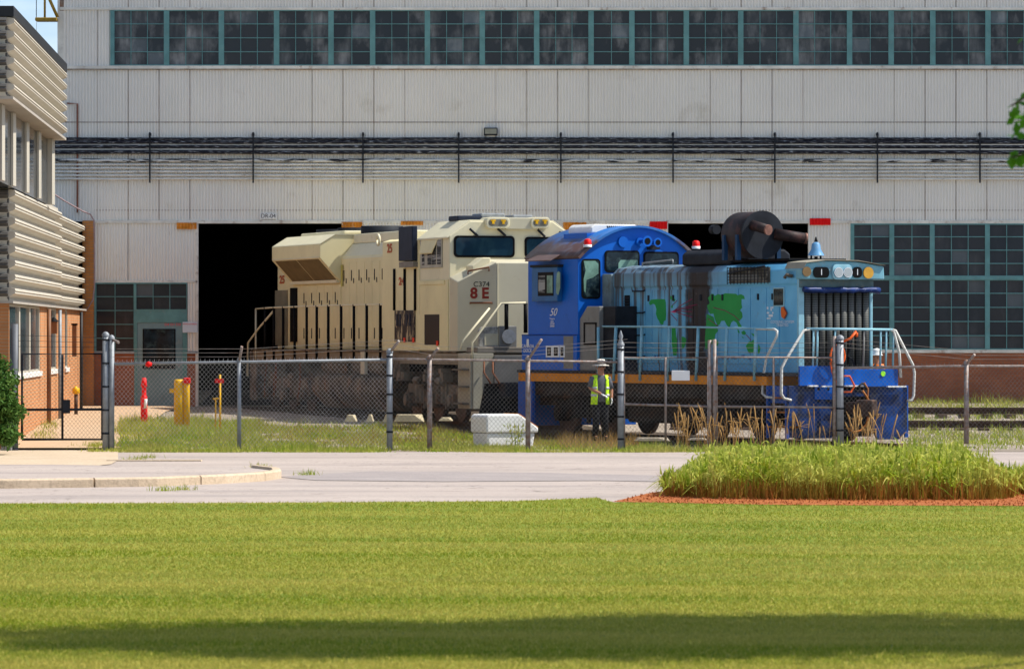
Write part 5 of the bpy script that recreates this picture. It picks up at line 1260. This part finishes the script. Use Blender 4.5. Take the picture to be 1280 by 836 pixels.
# bollards and stand pipes behind the left fence
Y=117
for px,pt,r,lab in ((223.5,474,.115,'stout yellow steel bollard, left one of the pair before the shed door'),(233,473,.08,'slimmer yellow bollard with a red valve, right one of the pair')):
    x,Y_,z=gy(px,0,Y); e=empty('bollard',(x,Y_,z),0,lab,'bollard','yellow bollards by the shed door')
    h_=fz(pt,Y)-z; MB().tube([(0,0,-.05),(0,0,h_-.05),(0,0,h_)],[r,r,r*.8],14).build('bollard_post',M_yel,e)
    if px<230: MB().box(-.22,0,-.05,.05,h_-.32,h_-.22).build('bollard_bracket',M_yel,e,.01)
    else: MB().box(-.06,.10,-.15,-.04,h_-.12,h_+.02).build('red_valve',M_red,e,.02); 
x,Y_,z=gy(180,0,122); e=empty('fire_standpipe',(x,Y_,z),0,'slim red fire standpipe with white band near the footpath','standpipe')
h_=fz(472,122)-z; MB().tube([(0,0,-.05),(0,0,h_*.6),(0,0,h_*.62),(0,0,h_*.8),(0,0,h_*.82),(0,0,h_)],[.09,.08,.055,.055,.08,.05],12).build('pipe_body',M_red,e); MB().tube([(.03,-.06,h_*.35),(.05,-.07,h_*.55)],.04,8).build('white_band',M_white,e)
x,Y_,z=gy(273.5,0,117); e=empty('yellow_standpipe',(x,Y_,z),0,'thin yellow gas standpipe with a small red plate on top','standpipe')
h_=fz(468,117)-z; MB().tube([(.03,0,-.05),(.03,0,h_)],.025,8).tube([(-.08,0,0),(-.07,0,h_*.55),(-.14,0,h_*.58)],.02,8).tube([(-.1,0,h_*.58),(.03,0,h_*.58)],.02,8).build('pipe',M_yel,e); MB().box(-.09,.12,-.04,-.02,h_-.2,h_-.1).build('red_plate',M_red,e)
x,Y_,z=gy(95,0,133); e=empty('fire_hose_valve',(x,Y_,z),0,'small yellow topped valve at the end of the footpath','valve')
MB().tube([(0,0,0),(0,0,.6)],.05,8).build('valve_stem',M_rail,e); MB().lathe([(0,.55),(.10,.6),(.10,.72),(0,.8)],n=10).build('valve_cap',M_yel,e)
for i,(pa,pb,py,Y,h_,lab) in enumerate(((430,446,527,118,.16,'small yellow painted timber block, leftmost under the sand locomotive'),(457,467,527,118,.17,'yellow painted timber block in the middle under the sand locomotive'),(478,488,527,118,.17,'yellow painted timber block nearest the thick fence post'),(492,530,527,117.5,.17,'long pale timber mat beside the thick fence post'),(548,566,526,117,.08,'short pale timber slab beyond the rusty thin post'),(586,604,526,117,.10,'pale timber slab just left of the salt bin'),(793,838,551,109.6,.07,'long pale concrete slab inside the left gate leaf'),(860,885,550,110,.05,'small pale concrete slab beside the gate meeting posts'))):
    x0,x1=fx(pa,Y),fx(pb,Y); zz=fz(py,Y)
    mb=MB().add([(x0,Y-.15,zz),(x1,Y-.15,zz),(x1,Y+.6,zz),(x0,Y+.6,zz),(x0+.12,Y-.13,zz+h_),(x1-.12*(pb-pa)/20,Y-.13,zz+h_),(x1-.05,Y+.55,zz+h_),(x0+.06,Y+.55,zz+h_)],[(0,3,2,1),(4,5,6,7),(0,1,5,4),(1,2,6,5),(2,3,7,6),(3,0,4,7)])
    o=mb.build('timber_block' if i<6 else 'concrete_slab',M_block if i<6 else paint('weathered_slab',(.34,.29,.22),.9,0,.2,3),None,.01); tag(o,lab,'block')

# ------------------------------------------------------------------ people
def skin_mesh(name, verts, edges, rad, mat, parent, sub=2):
    me=bpy.data.meshes.new(name); me.from_pydata(verts,edges,[]); o=bpy.data.objects.new(name,me); col.objects.link(o)
    m=o.modifiers.new('skin','SKIN'); m.use_smooth_shade=True
    for i,r in enumerate(rad):
        sv=me.skin_vertices[0].data[i]; sv.radius=(r if isinstance(r,tuple) else (r,r)); sv.use_root=(i==0)
    s=o.modifiers.new('sub','SUBSURF'); s.levels=sub; s.render_levels=sub
    bpy.context.view_layer.update()
    me2=bpy.data.meshes.new_from_object(o.evaluated_get(bpy.context.evaluated_depsgraph_get())); bpy.data.objects.remove(o)
    me2.name=name; me2.materials.clear(); me2.materials.append(mat)
    for p in me2.polygons: p.use_smooth=True
    o=bpy.data.objects.new(name,me2); col.objects.link(o); o.parent=parent; return o
def ell(cx,cy,z,rx,ry,n=20,a0=0,a1=2*pi,closed=True):
    m=n if closed else n-1
    return [Vector((cx+rx*cos(a0+(a1-a0)*k/m),cy+ry*sin(a0+(a1-a0)*k/m),z)) for k in range(n)]
def hand(parent,mat,w,f,palm_dir):
    mb=MB(); w=Vector(w); f=Vector(f).normalized(); pd=Vector(palm_dir).normalized(); sd=f.cross(pd).normalized()
    mb.loft([[w+f*t+sd*(cos(a)*wd)+pd*(sin(a)*.014) for a in [i*pi/4 for i in range(8)]] for t,wd in ((-.02,.028),(.02,.036),(.07,.042),(.09,.038))])
    for k,(o_,l) in enumerate(((-.03,.065),(-.01,.078),(.011,.072),(.031,.056))):
        b_=w+f*.085+sd*o_; mb.tube([b_,b_+f*l*.5+pd*.006,b_+f*l*.85+pd*.028],[.0105,.0095,.007],7)
    b_=w+f*.03-sd*.035; mb.tube([b_,b_-sd*.03+f*.025,b_-sd*.035+f*.06+pd*.015],[.013,.012,.009],7)
    return mb.build('glove',mat,parent)
def worker(loc,rz,label,hh=1.75,vest=M_vest,hat='sun',arms=None,group=None):
    e=empty('person',loc,rz,label,'person',group); k=hh/1.75
    def V(x,y,z): return (x*k,y*k,z*k)
    (eL,hL),(eR,hR)=arms
    # local frame: faces -y; x<0 is screen left
    vs=[V(0,.02,.95),V(0,.02,1.15),V(0,.01,1.36),V(0,.0,1.46),V(0,-.03,1.56),V(0,-.03,1.66),
        V(-.09,.02,.90),V(-.10,-.02,.50),V(-.11,.02,.09),V(-.12,-.13,.04),
        V(.09,.02,.90),V(.10,-.01,.50),V(.12,.03,.09),V(.13,-.12,.04),
        V(-.18,.01,1.40),V(*eL),V(*hL), V(.18,.01,1.40),V(*eR),V(*hR)]
    es=[(0,1),(1,2),(2,3),(3,4),(4,5),(0,6),(6,7),(7,8),(8,9),(0,10),(10,11),(11,12),(12,13),(2,14),(14,15),(15,16),(2,17),(17,18),(18,19)]
    rd=[(.14,.11),(.13,.10),(.14,.10),.055,.085,.085,.085,.06,.045,.035,.085,.06,.045,.035,.055,.042,.03,.055,.042,.03]
    skin_mesh('body',vs,es,[tuple(q*k for q in r) if isinstance(r,tuple) else r*k for r in rd],M_skin,e)
    # face details
    f=MB(); f.tube([V(0,-.10,1.625),V(0,-.135,1.60)],[.012,.016],8); f.build('nose_tip',M_skin,e)
    f=MB(); 
    for s in (-.032,.032): f.disc(Vector(V(s,-.112,1.635)),(0,-1,0),.011*k,.006,8)
    f.build('eyes',M_charc,e); MB().box(-.025*k,.025*k,-.122*k,-.11*k,1.565*k,1.573*k).build('mouth',paint('lip',(.3,.08,.06),.6),e)
    f=MB()
    for s in (-1,1): f.tube([V(s*.085,-.03,1.59),V(s*.10,-.025,1.62),V(s*.088,-.025,1.65)],[.01,.014,.01],6)
    f.build('ears',M_skin,e)
    # trousers, shirt, sleeves
    t=MB()
    for s,(kx,ky),(ax,ay) in ((-1,(-.10,-.02),(-.11,.02)),(1,(.10,-.01),(.12,.03))):
        t.tube([V(s*.085,.02,.93),V(s*.09,.02,.82),V(kx,ky,.50),V(ax,ay,.10)],[.115*k,.11*k,.08*k,.07*k],14)
    t.loft([ell(0,.02*k,z*k,rx*k,ry*k) for z,rx,ry in ((.80,.12,.10),(.86,.18,.125),(.98,.175,.12))]); t.build('trousers',M_pants,e)
    for ax,ay in ((-.11,.02),(.12,.03)): MB().loft([ell(ax*k,(ay-.05)*k,z*k,.055*k,.14*k,14) for z in (.0,.05,.09)]).build('boot',M_black,e)
    s=MB(); s.loft([ell(0,.02*k,z*k,rx*k,ry*k) for z,rx,ry in ((.86,.185,.13),(1.0,.175,.125),(1.2,.185,.13),(1.36,.20,.125),(1.43,.17,.10),(1.48,.07,.065))])
    for sg,el in ((-1,eL),(1,eR)):
        a=Vector(V(sg*.165,.01,1.40)); b_=Vector(V(*el)); s.tube([a,a.lerp(b_,.45),a.lerp(b_,.92)],[.075*k,.07*k,.062*k],12)
    s.build('shirt',M_shirt,e)
    # open vest (gap in front), shoulder straps
    g=.50
    v=MB(); rings=[]
    for z,rx,ry in ((.80,.215,.16),(1.0,.20,.15),(1.2,.205,.15),(1.34,.215,.142),(1.45,.175,.115)):
        o_=ell(0,.02*k,z*k,rx*k,ry*k,26,-pi/2+g,1.5*pi-g,False); i_=ell(0,.02*k,z*k,(rx-.012)*k,(ry-.012)*k,26,-pi/2+g,1.5*pi-g,False)[::-1]; rings.append(o_+i_)
    v.loft(rings,True); vo=v.build('vest',vest,e)
    tp=MB()
    for z in (.98,1.14): tp.loft([ell(0,.02*k,zz*k,.212*k,.160*k,26,-pi/2+g+.03,1.5*pi-g-.03,False)+ell(0,.02*k,zz*k,.206*k,.152*k,26,-pi/2+g+.03,1.5*pi-g-.03,False)[::-1] for zz in (z,z+.05)],True)
    tp.build('reflective_tape',M_refl,vo)
    hand(e,M_glove,V(*hL),Vector(hL)-Vector(eL),(0.2,-.2,-1)); hand(e,M_glove,V(*hR),Vector(hR)-Vector(eR),(-1,0,0))
    if hat=='sun':
        h_=MB().lathe([(.19,1.655),(.195,1.665),(.11,1.69),(.108,1.76),(.085,1.80),(0,1.81)],(0,-.02,0),20).build('sun_hat',paint('cream_hat',(.72,.66,.58),.8),e)
        MB().lathe([(.112,1.69),(.112,1.715)],(0,-.02,0),20).build('hat_band',M_charc,h_)
    else:
        h_=MB().lathe([(.14,1.655),(.145,1.665),(.122,1.68),(.118,1.75),(.085,1.81),(0,1.83)],(0,-.02,0),20).build('hard_hat',M_white,e)
        MB().loft([[Vector((.12*cos(a)*q,-.03-.20*q*abs(sin(a)) ,z)) for a in [i*pi/8 for i in range(9)]] for q,z in ((1,1.655),(1,1.668))]).build('hat_peak',M_white,h_)
    return e
Y=110.0; x=fx(750.5,Y); worker((x,Y,fz(449,Y)-1.80),radians(14),'worker in a lime vest and cream sun hat walking beside the blue switcher',1.75,M_vest,'sun',(((-.25,.0,1.16),(-.02,-.20,1.03)),((.26,.02,1.13),(.24,-.06,.92))))
Y=117.5; x=fx(1097,Y); worker((x,Y,fz(435.5,Y)-1.82),radians(-70),'worker in a white hard hat and orange vest behind the switcher front',1.75,M_vest2,'hard',(((-.25,.0,1.16),(-.22,-.15,.98)),((.25,.02,1.16),(.2,-.2,1.05))))

# ------------------------------------------------------------------ vegetation
# ornamental reed bed
bed=[(2.35,76.9),(3.0,75.6),(5,74.9),(6.6,74.9),(7.45,75.4),(7.8,76.6),(7.9,78.6),(7.5,80.4),(3.2,80.2),(2.4,78.8)]
n=9500; x=rng.uniform(2.2,13,n); y=rng.uniform(74.6,80.9,n); k=inpoly(x,y,bed)
k|=inpoly(x,y,[(7.9,77.6),(8.6,77.2),(10.5,77.4),(10.5,80.5),(7.9,80.5)])
x,y=x[k],y[k]; hh=rng.uniform(.42,.78,len(x))*(1-.13*np.sin(x*3.1+y)*np.sin(x*1.3+1-y*2.2))*np.where(x>7.9,.48,1.0)
edge_d=np.clip((x-2.2)/1.0,0.45,1)*np.clip(np.where(x<7.9,(8.05-x)/.9,1),.55,1); hh=hh*edge_d
o=blades('ornamental_grass',np.stack([x,y,0*x+.0],1),hh,.016+0*x,M_bl_reed,.24,3,.5); tag(o,'dense yellow green ornamental reed bed at the lawn edge','ornamental grass',kind='stuff')
# leafy side blades higher on the stems
m=rng.choice(len(x),36000,True); zz=hh[m]*rng.uniform(.42,.92,len(m))
o=blades('reed_leaf_sprays',np.stack([x[m]+rng.normal(0,.04,len(m)),y[m]+rng.normal(0,.04,len(m)),zz],1),rng.uniform(.10,.23,len(m)),.036+0*zz,M_bl_reed,.9,3,.9); tag(o,'broad arching leaves of the ornamental reed bed','ornamental grass',kind='stuff')
m=rng.choice(len(x),22000,True)
o=blades('dry_reed_stems',np.stack([x[m],y[m]-rng.uniform(0,.22,len(m)),0*m+.0],1),rng.uniform(.10,.44,len(m)),.020+0*m,M_bl_stem,.35,2,.2); tag(o,'brown dry lower stems in the reed bed','ornamental grass',kind='stuff')
# weeds in the yard
def weeds(name,pxa,pxb,Ya,Yb,n,h0,h1,mat,label,wd=.02,lean=.7,segs=2,clump=True):
    y=rng.uniform(Ya,Yb,n); px=rng.uniform(pxa,pxb,n); fe=rng.random(n)<.12; px=np.where(fe,px+rng.exponential((pxb-pxa)*.18,n)*np.where(px>(pxa+pxb)/2,1,-.15),px); x=(px-640)*y/F
    if clump:
        s=np.sin(x*1.7+y*.9)+np.sin(x*.63-y*1.9+1.3)+np.sin(x*4.1+2)*.5+rng.normal(0,.7,n); k=s>-.35; x,y=x[k],y[k]; hs=np.clip(.55+.25*s[k],.35,1.3)
    else: hs=np.ones(len(x))
    z=np.array([gz(a,b) for a,b in zip(x,y)]); hh=rng.uniform(h0,h1,len(x))*hs
    o=blades(name,np.stack([x,y,z],1),hh,wd*rng.uniform(.6,1.3,len(x)),mat,lean,segs,.5); tag(o,label,'weeds',kind='stuff')
weeds('verge_weeds',150,325,107.6,123,48000,.10,.36,M_bl_weed,'rough yellow green weeds behind the left fence')
weeds('verge_grass',110,835,106.4,109.6,34000,.06,.22,M_bl_weed,'weedy grass strip along the fence foot')
weeds('yard_grass',310,790,109.3,114.0,30000,.06,.20,M_bl_weed,'thin grass between the fence and the locomotives')
weeds('track_weeds',1135,1300,109,142,9000,.08,.34,M_bl_weed,'green weeds between the yard tracks at right')
weeds('dry_weeds',290,800,110,119,14000,.10,.36,M_bl_dry,'brown dry weeds beside the locomotives',.01)
weeds('ballast_weeds',290,640,112,120,30000,.07,.25,M_bl_weed,'patchy weeds growing in the ballast beside the sand locomotive')
weeds('gate_weeds',800,1060,106.6,109.5,6000,.08,.28,M_bl_weed,'green weeds under the vehicle gate')
weeds('gate_dry_weeds',700,800,108.6,110.5,500,.2,.5,M_bl_tan,'dry grass stalks near the main gate post',.012,.3,3,False)
weeds('wall_weeds',1137,1300,142,143.3,900,.1,.45,M_bl_weed,'tufts of weeds along the brick wall foot')
weeds('path_weeds',40,72,112,126,900,.08,.3,M_bl_weed,'pale weeds at the foot of the office wall',.012)
# tan feathery reeds
def plumes():
    mb=MB(); vs=[];rn=[]
    for i in range(125):
        px=random.choice([random.gauss(862,14),random.gauss(905,22),random.gauss(950,30),random.uniform(830,1130),random.gauss(1080,14)]); Y=random.uniform(106.8,109.2)
        x=fx(px,Y); h_=random.uniform(.45,1.05); lx=random.gauss(0,.16); ly=random.gauss(0,.1)
        p=[Vector((x+lx*h_*t**1.7,Y+ly*h_*t,h_*t-.02)) for t in (0,.35,.62,.78,.92,1)]
        mb.tube(p,[.005,.005,.006,.015,.014,.003],5)
        if random.random()<.5: 
            q=p[2]; mb.tube([q,q+Vector((random.uniform(-.15,.15),0,.12)),q+Vector((random.uniform(-.25,.25),0,.08))],[.008,.007,.002],4)
    o=mb.build('feathery_reeds',M_bl_tan); tag(o,'golden dry feather reeds growing around the vehicle gate','reeds',kind='stuff')
    a=o.data.attributes.new('rnd','FLOAT','POINT'); a.data.foreach_set('value',rng.uniform(0,1,len(o.data.vertices)).astype(np.float32))
plumes()
# gravel & litter
gmb=MB()
for i in range(1100):
    Y=random.uniform(108.3,137); px=random.choice([random.uniform(300,800),random.uniform(1135,1290),random.uniform(150,330)]); x=fx(px,Y); r=random.uniform(.02,.06); z=gz(x,Y)
    gmb.add([(x-r,Y,z),(x,Y-r,z),(x+r,Y,z),(x,Y+r,z),(x+r*.1,Y,z+r*.8)],[(0,1,4),(1,2,4),(2,3,4),(3,0,4)])
tag(gmb.build('gravel',paint('pale_gravel',(.42,.37,.31),.9,0,.3,3)),'loose pale gravel in the yard','gravel',kind='stuff')
# mulch chips
n=7000; x=rng.uniform(1.4,16,n); y=rng.uniform(72.2,80,n); k=inpoly(x,y,[(1.5,74.2),(4,72.8),(8,72.3),(22,72.2),(22,81.5),(9.5,81.5),(3,80.6),(2.2,78.5)])&~inpoly(x,y,bed); x,y=x[k],y[k]
o=blades('mulch_chips',np.stack([x,y,0*x],1),rng.uniform(.01,.045,len(x)),.03+0*x,blade_mat('mulch_chip',[(.42,.14,.04),(.55,.2,.06),(.3,.08,.02)],1.0,trans=0),.8); tag(o,'red bark mulch chips','mulch',kind='stuff')
# small tufts on the kerb and road joints
for i,(px,py) in enumerate(((203,604),(229,603),(169,574),(187,571),(385,592),(325,583))):
    z=.1 if i<2 else 0; Y=F*(H-z)/(py-418); x=fx(px,Y); nn=60
    o=blades('weed_tuft',np.stack([rng.normal(x,.12,nn),rng.normal(Y,.08,nn),np.full(nn,-.02)],1),rng.uniform(.06,.16,nn),.014*np.ones(nn),M_bl_weed,.8,2,.4)
    tag(o,['weed tuft in a kerb joint, left one of the two','weed tuft in a kerb joint, right one of the two','larger weed tuft by the flat kerb strip','small weed tuft at the end of the flat kerb strip','weed tuft growing from the patched crack in the drive','weed tuft behind the curved kerb end'][i],'weed tuft','tufts of weed in the paving')
# weed plant before the salt bin
Y=109.6; x=fx(645,Y); e=empty('tall_weed',(x,Y,gz(x,Y)),0,'tall leafy green weed growing in front of the salt bin','weed')
nn=160; q=rng.uniform(0,1,nn); blades('leaf',np.stack([rng.normal(0,.13,nn),rng.normal(0,.05,nn),q*.5],1),rng.uniform(.06,.14,nn),.035*np.ones(nn),M_bl_weed,1.2,2,.6,parent=e)
m_=MB()
for dx in (-.12,-.03,.06,.14): m_.tube([(dx*.4,0,0),(dx,0,.4),(dx*1.1,0,.62)],[.008,.006,.003],5)
m_.build('stem',M_bl_weed,e)
# evergreen shrub
def foliage(name,pts,size,mat,parent,elong=1.6):
    n=len(pts); P=np.array(pts); d=rng.normal(0,1,(n,3)); d/=np.linalg.norm(d,axis=1)[:,None]; u=np.cross(d,rng.normal(0,1,(n,3))); u/=np.linalg.norm(u,axis=1)[:,None]
    s=size*rng.uniform(.6,1.3,n)[:,None]
    co=np.stack([P-d*s*elong/2,P+u*s*.45-d*s*.05,P+d*s*elong/2,P-u*s*.45-d*s*.05],1).reshape(-1,3)
    me=bpy.data.meshes.new(name); me.from_pydata(co.tolist(),[],[(4*i,4*i+1,4*i+2,4*i+3) for i in range(n)])
    a=me.attributes.new('rnd','FLOAT','POINT'); a.data.foreach_set('value',np.repeat(rng.uniform(0,1,n),4).astype(np.float32)); me.materials.append(mat)
    o=bpy.data.objects.new(name,me); col.objects.link(o); o.parent=parent; return o
Y=104.0; e=empty('evergreen_shrub',(fx(-22,Y),Y,0),0,'bushy dark evergreen shrub at the left edge beside the gate','shrub')
pts=[]
for c in range(90):
    a=random.uniform(0,2*pi); zz=random.uniform(.25,2.0); rr=(.72*(1-((zz-.95)/1.45)**2))*random.uniform(.75,1.08); cx,cy=rr*cos(a),rr*sin(a)
    for _ in range(160): pts.append((cx+random.gauss(0,.10),cy+random.gauss(0,.10),zz+random.gauss(0,.07)))
foliage('foliage',pts,.05,M_ever,e,2.2); MB().tube([(0,0,-.05),(0,0,.9),(0,0,1.8)],[.07,.05,.02],8).build('trunk',M_bark,e)
# maple outside the right edge: one branch reaches in, its crown shades the lawn
TX,TY=9.0,41.5
e=empty('maple_tree',(TX,TY,0),0,'green maple tree whose branch tips reach in at the right edge','tree')
tr=MB(); tr.tube([(0,0,-.1),(0.05,0,1.6),(-.05,.05,4),(0,0,8),(0,0,12.5)],[.30,.24,.19,.12,.04],12)
pts=[]
for c in range(300):
    a=random.uniform(0,2*pi); zz=random.uniform(-1,1); rr=sqrt(max(0,1-zz*zz))*random.uniform(.35,1.05)
    cx,cy,cz=4.5*rr*cos(a),3.1*rr*sin(a),9.7+5.0*zz*random.uniform(.8,1.05)
    if c%5==0: tr.tube([(0,0,max(3.2,cz-2.2)),(cx*.5,cy*.5,cz-.8),(cx,cy,cz)],[.07,.045,.012],5)
    for _ in range(120): pts.append((cx+random.gauss(0,.42),cy+random.gauss(0,.30),cz+random.gauss(0,.32)))
tr.tube([(0,0,3.0),(-1.8,-4,4.6),(-4.2,-7.5,4.7),(-5.3,-8.7,4.25),(-5.72,-8.9,4.0)],[.09,.06,.035,.015,.006],6)
tr.tube([(-4.9,-8.3,4.4),(-5.4,-8.8,3.75),(-5.72,-8.9,3.66)],[.02,.012,.005],5)
tr.build('trunk',M_bark,e)
pb_=[]
for (ax,az,rx_,rz_,n_) in ((-5.62,3.93,.06,.11,26),(-5.56,4.05,.04,.04,10),(-5.40,4.1,.13,.2,110),(-5.62,3.66,.06,.035,22),(-5.36,3.68,.12,.08,90),(-5.0,4.4,.3,.25,400),(-4.0,4.6,.5,.3,500)):
    for _ in range(n_): pb_.append((random.gauss(ax,rx_*.6),random.gauss(-8.5,.12),random.gauss(az,rz_*.6)))
foliage('branch_leaves',pb_,.065,M_leaf,e,1.5)
foliage('foliage',pts,.15,M_leaf,e,1.25)

# ------------------------------------------------------------------ world, sun, camera
SUN_EL=52; SUN_AZ=87   # azimuth clockwise from +Y
w=bpy.data.worlds.new('World'); scn.world=w; w.use_nodes=True; nt=w.node_tree; N=nt.nodes; bg=N['Background']
sky=N.new('ShaderNodeTexSky'); sky.sky_type='NISHITA'; sky.sun_disc=False; sky.sun_elevation=radians(SUN_EL); sky.sun_rotation=radians(SUN_AZ); sky.altitude=200; sky.air_density=1; sky.dust_density=.6; sky.ozone_density=1.5
tc=N.new('ShaderNodeTexCoord'); 
cl=noise(nt,1,tc.outputs['Generated'],6,.6,(9,9,30))
mx=mixc(nt, ramp(nt,cl,.5,.66,0,.6), sky.outputs[0], (9.0,9.2,9.6)); 
sp=N.new('ShaderNodeSeparateXYZ'); nt.links.new(tc.outputs['Generated'],sp.inputs[0])
low=ramp(nt,sp.outputs['Z'],.0,.25,1,0)
mx2=mixc(nt,math_(nt,'MULTIPLY',low,.45),mx,(2.6,4.6,8.6)); nt.links.new(mx2,bg.inputs[0]); bg.inputs[1].default_value=.10
sl=bpy.data.lights.new('sun','SUN'); sl.energy=4.4; sl.angle=radians(.53); sl.color=(1,.95,.86); so=bpy.data.objects.new('sun',sl); col.objects.link(so)
e_,a_=radians(SUN_EL),radians(SUN_AZ); D=Vector((sin(a_)*cos(e_),cos(a_)*cos(e_),sin(e_))); so.rotation_euler=D.to_track_quat('Z','Y').to_euler(); so.location=(40,60,60)
cam=bpy.data.cameras.new('camera'); co_=bpy.data.objects.new('camera',cam); col.objects.link(co_); scn.camera=co_
co_.location=(0,0,H); co_.rotation_euler=(radians(90),0,0); cam.sensor_width=36; cam.lens=36*F/1280; cam.clip_end=6000; cam.clip_start=.5
cam.dof.use_dof=True; cam.dof.focus_distance=114; cam.dof.aperture_fstop=6.3
scn.view_settings.view_transform='Standard'; scn.view_settings.look='None'; scn.view_settings.gamma=1; scn.view_settings.exposure=.62
scn.render.resolution_x=1024; scn.render.resolution_y=668
